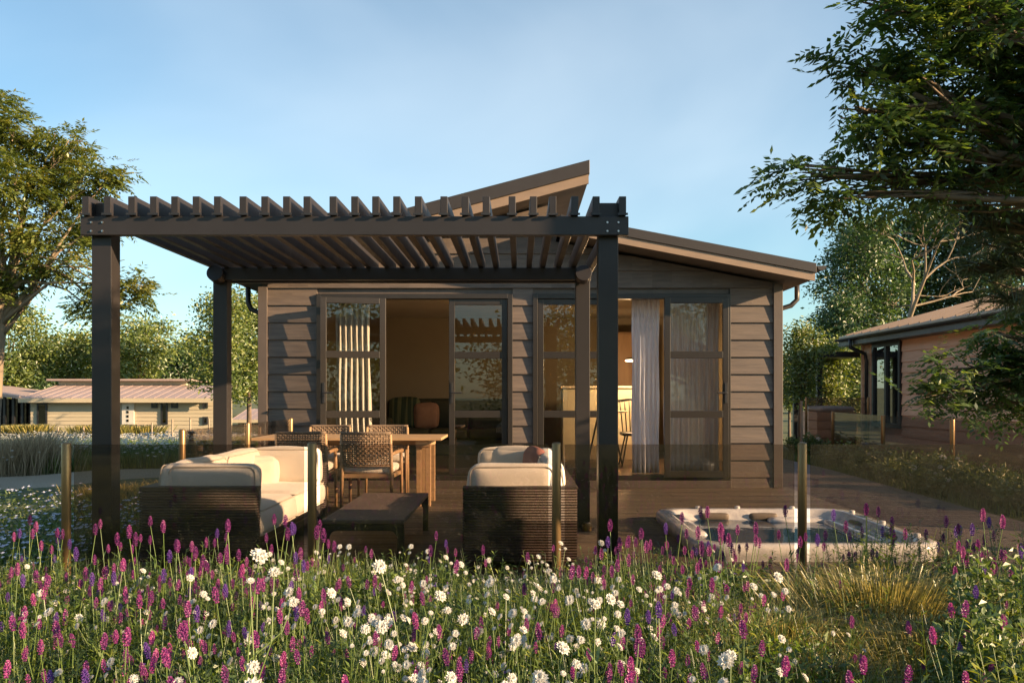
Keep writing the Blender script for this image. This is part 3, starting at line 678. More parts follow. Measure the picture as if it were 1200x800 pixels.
# ================================================================ outdoor sofas
def sofa(x0, x1, y0, y1, back, label, loc):
    """back = -1: backrest along the left edge, +1 along the right; arms at both ends"""
    t = thing('outdoor_sofa', label, 'sofa', ((x0+x1)/2, (y0+y1)/2, 0), 'pair of cream and wicker outdoor sofas')
    bx = x0 if back < 0 else x1; s = -back
    def panel(xa, xb, ya, yb, nm='wicker_panel'):
        m = MB(); m.box(xa+.01, xb-.01, ya+.01, yb-.01, .05, .545); o_ = m.build(nm, M['sofaframe'], t)
        m = MB(); z = .06
        while z < .545:
            m.tube([(xa, ya, z), (xb, ya, z), (xb, yb, z), (xa, yb, z), (xa, ya, z)], .0078, 6, cap=False); z += .0185
        m.build('rope_weave', M['rope'], o_, smooth=True)
        m = MB(); m.box(xa-.006, xb+.006, ya-.006, yb+.006, .548, .566); m.build('top_rail', M['rope'], o_, bevel=.003)
    panel(x0, x1, y0, y0+.075); panel(x0, x1, y1-.075, y1)
    if back < 0: panel(x0, x0+.075, y0+.085, y1-.085)
    else: panel(x1-.075, x1, y0+.085, y1-.085)
    m = MB(); m.box(x0+.02, x1-.02, y0+.08, y1-.08, .09, .15); m.box(x0+.03, x1-.03, y0+.09, y1-.09, .15, .20); m.build('seat_frame', M['sofaframe'], t, bevel=.004)
    for X in (x0+.03, x1-.07):
        for Y in (y0+.02, y1-.06):
            m = MB(); m.box(X, X+.04, Y, Y+.04, .001, .055); m.build('foot', M['sofaframe'], t)
    L = (y1-y0-.16)/2; d = x1-x0-.09
    for k in range(2):
        cx = (x0+x1)/2+s*.045
        cushion('seat_cushion', (cx+s*.01, y0+.08+L*(k+.5), .30), (d, L-.006, .20), t, r=.065, bulge=.02, seed=k)
    # end cushions lean on the arms, back cushions on the long side
    cushion('arm_cushion', ((x0+x1)/2+s*.06, y0+.155, .545), (d-.09, .155, .32), t, r=.06, bulge=.015, seed=5)
    cushion('arm_cushion', ((x0+x1)/2+s*.06, y1-.155, .545), (d-.07, .155, .33), t, r=.06, bulge=.015, seed=6)
    for k in range(2):
        cushion('back_cushion', (bx+s*.15, y0+.09+L*(k+.5), .535), (.16, L-.01, .34), t, r=.06, bulge=.02, seed=8+k, rot=(s*.10, 'Y'))
    return t
S1 = sofa(-2.60, -1.80, 5.86, 8.0, -1, 'long cream cushioned sofa with dark wicker sides at the left of the coffee table', 0)
S2 = sofa(-.38, .40, 5.86, 8.0, 1, 'shorter looking cream and wicker sofa between the coffee table and the pergola posts', 0)
for c, sz, rt, mt, lb in (((-2.33, 7.62, .50), (.34, .13, .28), (.5, 'Z'), 'cush', 'loose cream pillow leaning at the far end of the left sofa'),
                      ((-.02, 7.55, .55), (.42, .15, .36), (-.3, 'Z'), 'cush', 'loose cream pillow at the far end of the right sofa'),
                      ((.14, 7.28, .57), (.13, .36, .34), (.3, 'Z'), 'pinkc', 'dusky pink pillow propped on the right sofa')):
    if mt == 'pinkc': M['pinkc'] = surf('dusky_pink_weave', (.35,.15,.13), (.28,.12,.11), .9, scale=(9,9,9), bump=.2, bscale=(200,200,200))
    o = weld(rbox(MB(), c, sz, .06, .022, 12, rt, wob=.006, seed=3).build('pillow', M[mt], smooth=True)); tag(o, lb, 'pillow')
# ================================================================ coffee table
t = thing('coffee_table', 'low slate brown outdoor coffee table between the two cream sofas', 'table', (-1.08, 6.74, 0))
x0, x1, y0, y1, h = -1.37, -.80, 5.93, 7.56, .33
m = MB(); random.seed(2)
m.box(x0, x1, y0, y1, h-.03, h); m.build('table_top', M['ctable'], t, bevel=.006)
for Y in (y0, y1-.045):
    m = MB(); w = .045; r = .06
    out = [(x0, .001), (x0, h-.031), (x1, h-.031), (x1, .001), (x1-w, .001), (x1-w, h-.031-w-r)]
    for k in range(1, 6): th = R(90*k/5); out.append((x1-w-r+r*math.cos(th), h-.031-w-r+r*math.sin(th)))
    for k in range(0, 6): th = R(90+90*k/5); out.append((x0+w+r+r*math.cos(th), h-.031-w-r+r*math.sin(th)))
    out += [(x0+w, .001)]
    n2 = len(out); m.prism(out, Y, Y+.045); m.build('leg_frame', M['sofaframe'], t)
# ================================================================ dining table
t = thing('dining_table', 'long pale teak dining table in front of the left doors', 'table', (-1.82, 9.4, 0))
m = MB()
for k in range(6): m.box(-2.83, -.82, 9.02+k*.14, 9.02+k*.14+.136, .712, .742)
m.build('table_top', M['teak'], t, bevel=.004)
for X in (-2.55, -1.10):
    m = MB(); m.box(X, X+.055, 9.14, 9.20, .001, .64); m.box(X, X+.055, 9.60, 9.66, .001, .64); m.box(X+.10, X+.155, 9.14, 9.20, .001, .64); m.box(X+.10, X+.155, 9.60, 9.66, .001, .64); m.box(X, X+.155, 9.10, 9.70, .641, .709)
    m.build('leg', M['teak'], t, bevel=.004)
m = MB(); m.box(-2.4, -.95, 9.37, 9.43, .641, .700); m.build('stretcher', M['teak'], t, bevel=.004)
# ---------------------------------------------------------------- woven dining chairs
def make_chair():
    t = thing('dining_chair', '', 'chair', (0, 0, 0), 'woven dining chairs round the teak table')
    # faces +Y, back at -Y
    for sx in (-1, 1):
        m = MB(); m.tube([(sx*.255, -.25, .001), (sx*.25, -.235, .42), (sx*.245, -.27, .80)], [.014, .019, .016], 10); m.build('leg', M['teak'], t, smooth=True)
        m = MB(); m.tube([(sx*.275, .24, .001), (sx*.272, .22, .44), (sx*.272, .20, .60)], [.014, .019, .016], 10); m.build('leg', M['teak'], t, smooth=True)
        m = MB(); m.tube([(sx*.25, -.25, .60), (sx*.275, -.02, .615), (sx*.28, .21, .612), (sx*.272, .25, .60)], [.016, .02, .022, .014], 10); m.build('armrest', M['teak'], t, smooth=True)
    m = MB(); m.box(-.25, .25, -.24, -.20, .36, .40); m.box(-.27, .27, .19, .23, .36, .40); m.box(-.268, -.235, -.20, .19, .362, .398); m.box(.235, .268, -.20, .19, .362, .398); m.build('seat_frame', M['teak'], t, bevel=.004)
    cushion('seat_cushion', (0, 0, .445), (.50, .46, .085), t, r=.035, bulge=.012, pipe=False)
    # woven back: bowed rows over upright ropes
    m = MB()
    def yb(x, z): return -.235-.035*(z-.42)/.38-.045*(1-(x/.25)**2)
    for k in range(15):
        z = .50+k*.0215
        m.tube([(x, yb(x, z)+.007*(-1)**(k+i), z) for i, x in enumerate(np.linspace(-.245, .245, 19))], .0085, 5)
    for i, x in enumerate(np.linspace(-.235, .235, 19)):
        m.tube([(x, yb(x, z)+.009*(-1)**(i+k), z) for k, z in enumerate(np.linspace(.49, .815, 14))], .0075, 5)
    m.build('woven_back', M['weave'], t, smooth=True)
    m = MB(); m.tube([(x, yb(x, .81), .815) for x in np.linspace(-.25, .25, 11)], .013, 8); m.build('back_rail', M['weave'], t, smooth=True)
    m = MB(); m.tube([(x, yb(x, .49), .485) for x in np.linspace(-.25, .25, 11)], .011, 8); m.build('back_rail', M['weave'], t, smooth=True)
    return t
ch = make_chair()
for i, (x, y, rz, lb) in enumerate(((-2.22, 8.90, .06, 'woven dining chair partly hidden behind the left sofa, near side of the table'), (-1.52, 8.80, -.03, 'woven dining chair with cream seat facing the table, nearest to the coffee table'),
                                    (-2.32, 10.18, math.pi-.03, 'woven dining chair on the far side of the table in front of the curtain'), (-1.60, 10.18, math.pi+.04, 'woven dining chair on the far side of the table in front of the open doorway'))):
    c = ch if i == 0 else copy_tree(ch)
    c.location = (x, y, 0); c.rotation_euler = (0, 0, rz); c['label'] = lb
# ================================================================ neighbouring lodge on the right
M['cladn'] = surf('tan_cladding', (.72,.43,.27), (.60,.35,.22), .6, scale=(26,2.2,20), var=.1, bump=.25, bscale=(90,5,90))
M['roofmet'] = surf('standing_seam_roof', (.30,.22,.17), (.24,.18,.14), .4, metal=.4, scale=(2,2,2))
NX, NY0, NY1, NZ = 8.5, 13.2, 21.0, -.2
Nn = thing('neighbour_lodge', 'tan clad lodge with seamed metal roof and dark window at the right', 'house', (NX, 15, NZ))
WIN = (18.9, 20.4, .45, 2.40)
m = MB(); z = NZ; pitch = .235; random.seed(8)
while z < 2.5:
    z1 = z+pitch
    spans = [(NY0, WIN[0]), (WIN[1], NY1)] if (z1 > WIN[2] and z < WIN[3]) else [(NY0, NY1)]
    for a, b in spans:
        v = [(NX-.03, a, z), (NX-.03, b, z), (NX-.004, b, z1), (NX-.004, a, z1), (NX+.1, a, z), (NX+.1, b, z), (NX+.1, b, z1), (NX+.1, a, z1)]
        m.add(v, [(1,0,3,2), (4,5,6,7), (0,1,5,4), (2,3,7,6), (3,0,4,7), (1,2,6,5)])
    z = z1
m.build('cladding', M['cladn'], Nn)
m = MB(); m.box(NX+.101, NX+6.5, NY0+.02, NY1-.02, NZ, 2.5); m.build('wall', M['cladn'], Nn)
m = MB(); m.box(NX-.045, NX+.08, NY1-.0, NY1+.1, NZ, 2.54); m.build('corner_board', M['cladn'], Nn)
ax, az, bx_, bz = NX-.42, 2.60, NX+6.9, 2.60+7.3*.27
m = MB(); m.prism([(ax, az-.02), (bx_, bz-.02), (bx_, bz+.04), (ax, az+.04)], NY0-.5, NY1+.55); rf = m.build('roof', M['roofmet'], Nn)
m = MB(); y = NY0-.3
while y < NY1+.5: m.bar((ax+.0, y, az+.058), (bx_, y, bz+.058), .03, .036); y += .48
m.build('roof_seam', M['roofmet'], rf)
m = MB(); m.box(ax-.01, ax+.02, NY0-.5, NY1+.55, 2.40, 2.575); m.box(ax+.02, NX-.03, NY0-.5, NY1+.54, 2.40, 2.42); m.prism([(ax, az-.16), (bx_, bz-.16), (bx_, bz-.022), (ax, az-.022)], NY1+.50, NY1+.54); m.build('fascia', M['roofdark'], rf)
m = MB(); xc = ax-.06
pts = []
for k in range(8): th = math.pi*k/7; pts.append((xc-math.cos(th)*.06, 2.575-math.sin(th)*.06))
for k in range(8): th = math.pi*(1-k/7); pts.append((xc-math.cos(th)*.05, 2.577-math.sin(th)*.05))
for i in range(7):
    m.prism([pts[i], pts[i+1], pts[14-i], pts[15-i]], NY0-.5, NY1+.55)
m.build('gutter', M['black'], Nn)
m = MB(); m.tube([(xc, NY1-.35, 2.53), (xc, NY1-.35, 2.34), (NX-.12, NY1-.35, 2.18), (NX-.09, NY1-.35, 2.02), (NX-.09, NY1-.35, NZ)], .045, 10); m.build('downpipe', M['black'], Nn, smooth=True)
m = MB(); y0, y1, z0, z1 = WIN
for a, b, c, d in ((y0, y0+.09, z0, z1), (y1-.09, y1, z0, z1), (y0+.09, y1-.09, z1-.09, z1), (y0+.09, y1-.09, z0, z0+.09), ((y0+y1)/2-.05, (y0+y1)/2+.05, z0+.09, z1-.09)): m.box(NX-.07, NX+.05, a, b, c, d)
w = m.build('window', M['black'], Nn)
m = MB(); m.box(NX-.02, NX-.01, y0+.09, y1-.09, z0+.09, z1-.09); m.build('pane', M['farglass'], w)
m = MB(); m.box(NX-1.15, NX-.05, 21.12, 23.3, 2.12, 2.26); m.build('porch_roof', M['black'], Nn)
for X, Y in ((NX-1.05, 21.3), (NX-1.05, 23.1)):
    m = MB(); m.box(X, X+.13, Y, Y+.13, NZ, 2.119); m.build('porch_post', M['black'], Nn)
# its balustrades and covered tub
B = thing('glass_balustrade', 'glass balustrade on bronze posts along the boardwalk before the tan lodge', 'balustrade', (5.3, 11, -.2))
fence_run(B, [(6.35, 7.9, -.3), (6.38, 10.25, -.3), (6.4, 12.6, -.3), (6.4, 15.0, -.3), (6.7, 18.2, -.3)], -.05, .84, r=.036)
B = thing('glass_balustrade', 'farther glass balustrade behind the covered tub at the right', 'balustrade', (6.8, 20, -.2))
fence_run(B, [(6.5, 19.3, -.2), (7.9, 19.3, -.2)], .0, 1.14)
t = thing('covered_tub', 'timber sided hot tub with pale cover beside the tan lodge', 'hot tub', (7.35, 20.5, NZ))
m = MB(); 
for k in range(5): m.box(6.85, 7.75, 19.6, 20.8, NZ+k*.20, NZ+k*.20+.19)
m.build('cabinet', M['cladn'], t, bevel=.006)
rb = rbox(MB(), (7.35, 20.2, .86), (.8, 1.1, .12), .05, .015); M['cover'] = surf('tub_cover_vinyl', (.45,.42,.4), None, .5, scale=(5,5,5)); weld(rb.build('cover', M['cover'], t, smooth=True))
# post in the garden left of the tub
t = thing('garden_stake', 'thin pale timber stake standing in the grass right of the dark lodge', 'stake', (5.75, 16.8, -.2))
m = MB(); m.tube([(5.76, 17.4, -.25), (5.76, 17.4, 1.07)], .03, 8); m.build('stake_shaft', M['teakg'], t)
# ================================================================ lodges to the left, down the slope
M['cladf'] = surf('pale_cladding', (.47,.40,.28), (.40,.34,.24), .7, scale=(.6,.6,6), var=.06)
M['rooff'] = surf('pale_seamed_roof', (.36,.27,.24), (.29,.22,.20), .5, scale=(1,1,1))
M['white'] = surf('white_painted_door', (.6,.57,.5), None, .5, scale=(1,1,1))
def far_lodge(Y, xl, xr, z0, ze, label, detail=True, depth=7.5, xoff=0):
    s = Y/1000.0
    X0 = (xl-VX)*s; X1 = (xr-VX)*s
    t = thing('far_lodge', label, 'house', ((X0+X1)/2, Y, z0))
    m = MB(); z = z0
    while z < ze:
        z1 = min(z+.22, ze)
        v = [(X0, Y-.03, z), (X1, Y-.03, z), (X1, Y-.002, z1), (X0, Y-.002, z1), (X0, Y+.02, z), (X1, Y+.02, z), (X1, Y+.02, z1), (X0, Y+.02, z1)]
        m.add(v, [(0,1,2,3), (0,4,5,1), (3,2,6,7), (1,5,6,2), (0,3,7,4)]); z = z1
    m.build('cladding', M['cladf'], t)
    m = MB(); m.box(X0+.01, X1-.01, Y+.021, Y+depth, z0, ze); m.build('wall', M['cladf'], t)
    zr = EYE+(VY-450)*s*1.07
    m = MB()
    m.prism([(Y-.55, ze-.0), (Y+3.6, ze+.80), (Y+3.6, ze+.86), (Y-.55, ze+.06)], X0-.4, X1+.2, axis='x')
    r = m.build('roof', M['rooff'], t)
    m = MB(); x = X0-.35
    while x < X1+.2: m.bar((x, Y-.55, ze+.065), (x, Y+3.6, ze+.865), .03, .03); x += .6
    m.build('roof_seam', M['rooff'], r)
    m = MB(); m.box(X0-.4, X1+.2, Y-.60, Y-.552, ze-.20, ze+.05); m.build('gutter', M['cladf'], t)
    if not detail: return t, s, X0, X1
    m = MB(); m.box(X0-.3, X1-3.0, Y+3.6, Y+3.9, ze+.6, ze+1.12); m.build('clerestory_wall', M['cladf'], t)
    m = MB(); m.prism([(Y+3.1, ze+1.12), (Y+8, ze+1.0), (Y+8, ze+1.1), (Y+3.1, ze+1.24)], X0-.8, X1-2.5, axis='x'); m.build('roof', M['rooff'], t)
    return t, s, X0, X1
t, s, X0, X1 = far_lodge(50, 36, 250, -1.45, .93, 'long low pale clad lodge down the slope at the left', True, depth=3.3)
def fwin(a, b, c, d, mat='farglass'):
    x0, x1 = (a-VX)*s, (b-VX)*s; z1, z0 = EYE+(VY-c)*s, EYE+(VY-d)*s
    m = MB(); w_ = .09; Y = 49.9
    m.box(x0, x0+w_, Y, Y+.08, z0, z1); m.box(x1-w_, x1, Y, Y+.08, z0, z1); m.box(x0+w_, x1-w_, Y, Y+.08, z1-w_, z1); m.box(x0+w_, x1-w_, Y, Y+.08, z0, z0+w_)
    f = m.build('window', M['black'], t); m = MB(); m.box(x0+w_, x1-w_, Y+.03, Y+.05, z0+w_, z1-w_); m.build('pane', M[mat], f)
for q in ((44, 56, 472, 505), (178, 185, 470, 478), (189, 197, 470, 497), (201, 209, 470, 478), (238, 244, 469, 478), (238, 244, 488, 497)): fwin(*q)
m = MB(); m.box((144-VX)*s, (158-VX)*s, 49.88, 49.96, EYE+(VY-497)*s, EYE+(VY-470)*s); d = m.build('door', M['white'], t)
for k in range(4):
    m = MB(); m.box((149.5-VX)*s, (152-VX)*s, 49.86, 49.879, EYE+(VY-479-k*5)*s, EYE+(VY-476-k*5)*s); m.build('pane', M['wht'] if False else M['farglass'], d)
m = MB(); m.box((142-VX)*s, (166-VX)*s, 48.9, 49.95, -1.5, EYE+(VY-498)*s); m.build('step', M['teakg'], t)
# recessed glazed gable end with dark posts at its left
m = MB(); m.box((-60-VX)*s, (35-VX)*s, 52.5, 57, -1.45, .9); m.build('gable_wall', M['soffit'], t)
for k in range(6):
    x = (-20+k*10.5-VX)*s; m = MB(); m.box(x, x+.14, 50.2, 50.34, -1.45, 1.1); m.build('post', M['black'], t)
m = MB(); m.box((-40-VX)*s, (35-VX)*s, 51.0, 51.03, -1.35, .95); m.build('glass_screen', M['farglass'], t)
m = MB(); m.prism([((-70-VX)*s, 1.55), ((36-VX)*s-.4, .95), ((36-VX)*s-.4, 1.1), ((-70-VX)*s, 1.75)], 49.5, 57); m.build('roof', M['rooff'], t)
t2, s2, a_, b_ = far_lodge(70, 279, 330, -1.6, -.9, 'small pale lodge far off between the rear pergola post and the house corner', False, depth=5)
tag(t2, group=None)
# wire fence posts by the far lodge
for k, (x, y0, y1) in enumerate(((68, 500, 517), (98, 499, 515), (178, 495, 507), (202, 491, 504), (223, 489, 502), (245, 490, 503))):
    Y = 44; a = px(x, y0, Y)
    m = MB(); m.tube([(a[0], Y, float(gz(a[0], Y))-.1), (a[0], Y, a[2])], .05, 6)
    o = m.build('fence_post', M['teakg']); tag(o, ('leftmost', 'second from left', 'third from left', 'fourth from left', 'fifth from left', 'rightmost')[k]+' of the thin fence posts before the long low lodge', 'fence post', 'thin fence posts by the far lodge')
a = px(224, 505, 22)
t = thing('garden_bollard', 'grey bollard light standing in the white flowers left of the rear pergola post', 'bollard', (a[0], 22, float(gz(a[0], 22))))
m = MB(); m.tube([(a[0], 22, float(gz(a[0], 22))-.1), (a[0], 22, a[2]-.25)], .075, 12); m.build('shaft', M['teakg'], t, smooth=False)
m = MB(); m.tube([(a[0], 22, a[2]-.25), (a[0], 22, a[2]-.06)], .06, 12); m.build('lens', M['farglass'], t)
m = MB(); m.tube([(a[0], 22, a[2]-.06), (a[0], 22, a[2])], [.09, .08], 12); m.build('cap', M['black'], t)
# ================================================================ trees
def leaves_at(m, P, size, rs, spread=.0, var=(0, 1), up=.3, aspect=.5, vb=None):
    """one bent leaf (a quad) at each point"""
    n = len(P); d = rs.normal(size=(n, 3)); d[:, 2] = d[:, 2]*.6-up; d /= np.linalg.norm(d, axis=1)[:, None]
    r = np.cross(d, rs.normal(size=(n, 3))); r /= np.linalg.norm(r, axis=1)[:, None]
    L = size*rs.uniform(.6, 1.3, n)[:, None]; w = L*aspect*.5
    nrm = np.cross(d, r)*L*.12
    Q = np.stack([P, P+d*L*.5+r*w-nrm, P+d*L, P+d*L*.5-r*w-nrm], 1)
    a = rs.uniform(*var, n) if vb is None else np.clip(vb+rs.uniform(-.18, .18, n), 0, 1)
    m.quads(Q, a)
def compound(m, P, D, rs, L=.22, pairs=5, vb=.5):
    """pinnate leaves: a drooping stalk with paired leaflets"""
    n = len(P); D = D/np.linalg.norm(D, axis=1)[:, None]
    up = np.array([0, 0, 1.0]); side = np.cross(D, up+rs.normal(size=(n, 3))*.25); side /= np.linalg.norm(side, axis=1)[:, None]
    Ls = L*rs.uniform(.7, 1.2, n)[:, None]; a0 = np.clip(vb+rs.uniform(-.25, .25, n), 0, 1)
    for k in range(pairs+1):
        t = (k+.8)/(pairs+1); base = P+D*Ls*t+np.array([0, 0, -1])*Ls*.35*t*t
        for sg in ((-1, 1) if k < pairs else (0,)):
            dd = side*sg+D*(.55 if sg else 1.0)+np.array([0, 0, -.35]); dd = dd+rs.normal(size=(n, 3))*.12; dd /= np.linalg.norm(dd, axis=1)[:, None]
            l = Ls*.42*(1-.35*abs(t-.5)); w = np.cross(dd, np.cross(dd, up)+1e-4); w = np.cross(dd, up+rs.normal(size=(n, 3))*.3); w /= np.linalg.norm(w, axis=1)[:, None]; w = w*l*.21
            Q = np.stack([base, base+dd*l*.45+w, base+dd*l, base+dd*l*.45-w], 1); m.quads(Q, np.clip(a0+rs.uniform(-.06, .06, n), 0, 1))
def crown_tree(name, label, cat, base, clumps, trunk_r, leafmat, bark, leaf=.2, dens=1.0, seed=0, group=None, comp=None, kind=None, fork=.45, twig=.012, limb=None):
    """clumps: (x, y, z, rx, rz) in the world; a limb reaches each"""
    rs = np.random.RandomState(seed); base = np.array(base, float)
    t = thing(name, label, cat, tuple(base), group)
    C = np.array([c[:3] for c in clumps]); Rr = np.array([[c[3], c[3], c[4]] for c in clumps])
    cen = C.mean(0); top = max(C[:,2]); fk = np.array([base[0]+(cen[0]-base[0])*.12, base[1]+(cen[1]-base[1])*.12, base[2]+(top-base[2])*fork])
    tk = MB(); hi = np.array([base[0]+(cen[0]-base[0])*.6, base[1]+(cen[1]-base[1])*.75, base[2]+(top-base[2])*.8])
    tp = [base+np.array([0, 0, -.3]), base+np.array([0, 0, .15]), base*.5+fk*.5+rs.normal(size=3)*trunk_r*.5, fk, (fk+hi)/2+rs.normal(size=3)*trunk_r, hi]
    tk.tube([tuple(p) for p in tp], [trunk_r*1.45, trunk_r*1.1, trunk_r*.92, trunk_r*.8, trunk_r*.5, trunk_r*.18], 10)
    tips = []
    for c, r in zip(C, Rr):
        u = rs.uniform(.0, .7) if c[2] > fk[2] else rs.uniform(-.25, .1)
        s_ = fk+(hi-fk)*u if u > 0 else fk+(fk-base)*u
        mid = (s_+c)/2+np.array([0, 0, .10*np.linalg.norm(c-s_)])*rs.uniform(-.3, 1)+rs.normal(size=3)*.05*np.linalg.norm(c-s_)
        lr = trunk_r*rs.uniform(.22, .38)
        pts = [s_, (s_*.55+mid*.45)+rs.normal(size=3)*lr*.5, mid, (mid+c)/2+rs.normal(size=3)*lr, c]
        tk.tube([tuple(p) for p in pts], [lr, lr*.85, lr*.65, lr*.45, lr*.25], 7)
        for _ in range(limb or 7):
            d = rs.normal(size=3); d /= np.linalg.norm(d); e = c+d*r*rs.uniform(.6, .95)
            st = c+(mid-c)*rs.uniform(0, .5)
            md = (st+e)/2+rs.normal(size=3)*.06*r[0]
            tk.tube([tuple(st), tuple(md), tuple(e)], [lr*.22, lr*.14, twig*.5], 5, cap=False); tips.append((st, md, e))
    tk.build('trunk', bark, t, smooth=True)
    cw = MB()
    for c, r in zip(C, Rr):
        area = 4*math.pi*((r[0]*r[2])**.8*r[0]**.4)
        if comp:
            ns = max(5, int(area*dens*2.2)); d = rs.normal(size=(ns, 3)); d /= np.linalg.norm(d, axis=1)[:, None]
            sub = c+d*r*rs.uniform(.25, 1.05, (ns, 1)); vb = rs.uniform(.1, .9, ns)
            for q, dd, v in zip(sub, d, vb):
                k = rs.randint(7, 14); P_ = q+rs.normal(size=(k, 3))*comp*np.array([.55, .55, .35]); D_ = (dd*1.0+rs.normal(size=(k, 3))*.7)*np.array([1, 1, .55])
                compound(cw, P_, D_, rs, comp, 5, v)
        else:
            ns = max(6, int(area/(leaf**2)*.018*dens)+4); d = rs.normal(size=(ns, 3)); d /= np.linalg.norm(d, axis=1)[:, None]
            rad = rs.uniform(.35, 1.0, (ns, 1))**.6; sub = c+d*r*rad; vb = rs.uniform(.1, .9, ns)
            k = 34; P_ = np.repeat(sub, k, 0)+rs.normal(size=(ns*k, 3))*leaf*np.array([1.8, 1.8, 1.2])
            leaves_at(cw, P_, leaf, rs, vb=np.repeat(vb, k), up=.25)
    cw.build('crown', leafmat, t)
    return t
def P3(x, y, Y, rx, ry): q = px(x, y, Y); return (q[0], q[1], q[2], rx*Y/1000, ry*Y/1000)
def ground(x, y): return (x, y, float(gz(x, y)))
# right foreground ash: trunk outside the frame, boughs reaching in
Yt = 3.5; cl = []
for x, y, rx_, ry_, dy in ((1010,15,40,32,0),(1060,45,55,42,.3),(1120,25,70,50,-.2),(1195,60,70,60,.4),(990,75,34,22,.2),(1045,110,55,34,0),(1110,120,65,42,.5),(1190,140,60,50,.2),
    (985,130,34,20,-.1),(1010,165,48,24,.2),(1075,175,60,32,.1),(1145,195,55,30,.6),(925,205,26,20,0),(960,225,34,14,.1),(1015,215,50,22,.3),(1085,225,40,22,.2),
    (1260,30,90,80,.3),(1290,150,90,70,0),(1400,20,110,110,-.4),(1420,180,110,90,.4),(1550,60,130,130,0),(1180,-60,90,60,.2),(1060,-50,70,50,0),(1340,-90,120,70,.3)):
    cl.append(P3(x+(26 if x < 1150 else 8), y, Yt+dy*.5, rx_, ry_))
crown_tree('ash_tree', 'large dark leaved tree whose boughs hang in from the right over the path', 'tree', ground(4.5, 3.7), cl, .12, M['lf_ash'], M['bark'], seed=11, comp=.11, dens=17, twig=.007, fork=.5, limb=9)
Yb = 6.5; cl = []
for x, y, rx_, ry_, dy in ((1122,432,30,14,0),(1160,448,40,18,.2),(1195,425,30,22,.1),(1095,462,26,9,-.1),(1140,478,30,10,.1),(1195,480,35,18,.3),(1240,430,60,44,.2),(1170,392,24,9,0),(1290,400,60,60,0),(1250,350,50,30,.2)):
    cl.append(P3(x, y, Yb+dy, rx_, ry_))
crown_tree('ash_sapling', 'low leafy tree hanging over the tan lodge wall at the right edge', 'tree', ground(5.7, 6.9), cl, .10, M['lf_ash'], M['bark'], seed=12, comp=.16, dens=13, fork=.55, limb=8)
# pine at the right edge
def pine(base, clumps, seed):
    rs = np.random.RandomState(seed); t = thing('pine_tree', 'long needled pine with tufted boughs at the right edge above the tan lodge', 'tree', base)
    tk = MB(); h = 7; tk.tube([(base[0], base[1], base[2]-.2), (base[0]+.05, base[1], 2.5), (base[0]-.1, base[1], h)], [.24, .19, .06], 10); nd = MB()
    for c in clumps:
        c = np.array(c); s_ = np.array([base[0], base[1], c[2]-.5]); mid = (s_+c[:3])/2+np.array([0, 0, .1])
        tk.tube([tuple(s_), tuple(mid), tuple(c[:3])], [.06, .04, .012], 6)
        for _ in range(int(16*c[3]*c[4]/.05)+10):
            q = c[:3]+rs.normal(size=3)*np.array([c[3], c[3], c[4]])*.55; n = 44; k = rs.uniform(.2, .9)
            tk.tube([tuple(mid*.3+c[:3]*.7), tuple(q)], [.012, .005], 4, cap=False)
            ax = rs.normal(size=3)*.5+np.array([-.5, 0, .3]); ax /= np.linalg.norm(ax)
            d = rs.normal(size=(n, 3))*.75+ax; d /= np.linalg.norm(d, axis=1)[:, None]; L = .105*rs.uniform(.7, 1.2, (n, 1)); st = q-ax*rs.uniform(0, .1, (n, 1))
            w = np.cross(d, rs.normal(size=(n, 3))); w /= np.linalg.norm(w, axis=1)[:, None]; w *= .0022
            nd.quads(np.stack([st-w, st+w, st+d*L+w*.3, st+d*L-w*.3], 1), np.clip(k+rs.uniform(-.2, .2, n), 0, 1))
    tk.build('trunk', M['bark'], t, smooth=True); nd.build('crown', M['needle'], t)
pine(ground(4.0, 4.3), [P3(x, y, 4.1+d*.4, rx_, ry_) for x, y, rx_, ry_, d in ((1150,170,36,16,0),(1185,215,36,18,.2),(1120,240,26,12,0),(1165,262,34,16,-.2),(1195,300,30,20,.3),(1180,130,30,16,.2),(1150,310,26,12,.2),(1195,175,30,20,.1),(1240,250,50,24,0),(1240,160,50,30,0),(1185,345,26,12,0),(1250,330,40,20,.1))], 4)
# left foreground tree with pale trunk
cl = [P3(x-4, y+14, 15+d, rx_*.86, ry_*.86) for x, y, rx_, ry_, d in ((20,140,40,26,0),(55,165,42,32,.5),(85,150,24,16,0),(20,200,48,36,-.4),(70,215,44,30,.3),(110,195,34,22,0),(135,190,16,12,.2),(40,262,48,34,0),(90,255,34,26,.6),(10,310,34,30,.3),(60,300,30,18,0),(95,285,22,14,-.2),(130,245,14,10,.1),
    (-50,180,60,60,0),(-60,280,60,50,.4),(-30,110,50,36,0),(122,318,28,18,-.5),(150,330,26,20,-.4),(172,322,18,14,-.3),(130,352,26,14,-.4),(108,345,16,12,-.3),(0,330,20,14,0))]
crown_tree('broadleaf_tree', 'tall sunlit tree with pale trunk at the left edge of the view', 'tree', ground(-9.28, 15), cl, .115, M['lf_left'], M['barkpale'], seed=21, comp=.24, dens=5.2, fork=.35, limb=8)
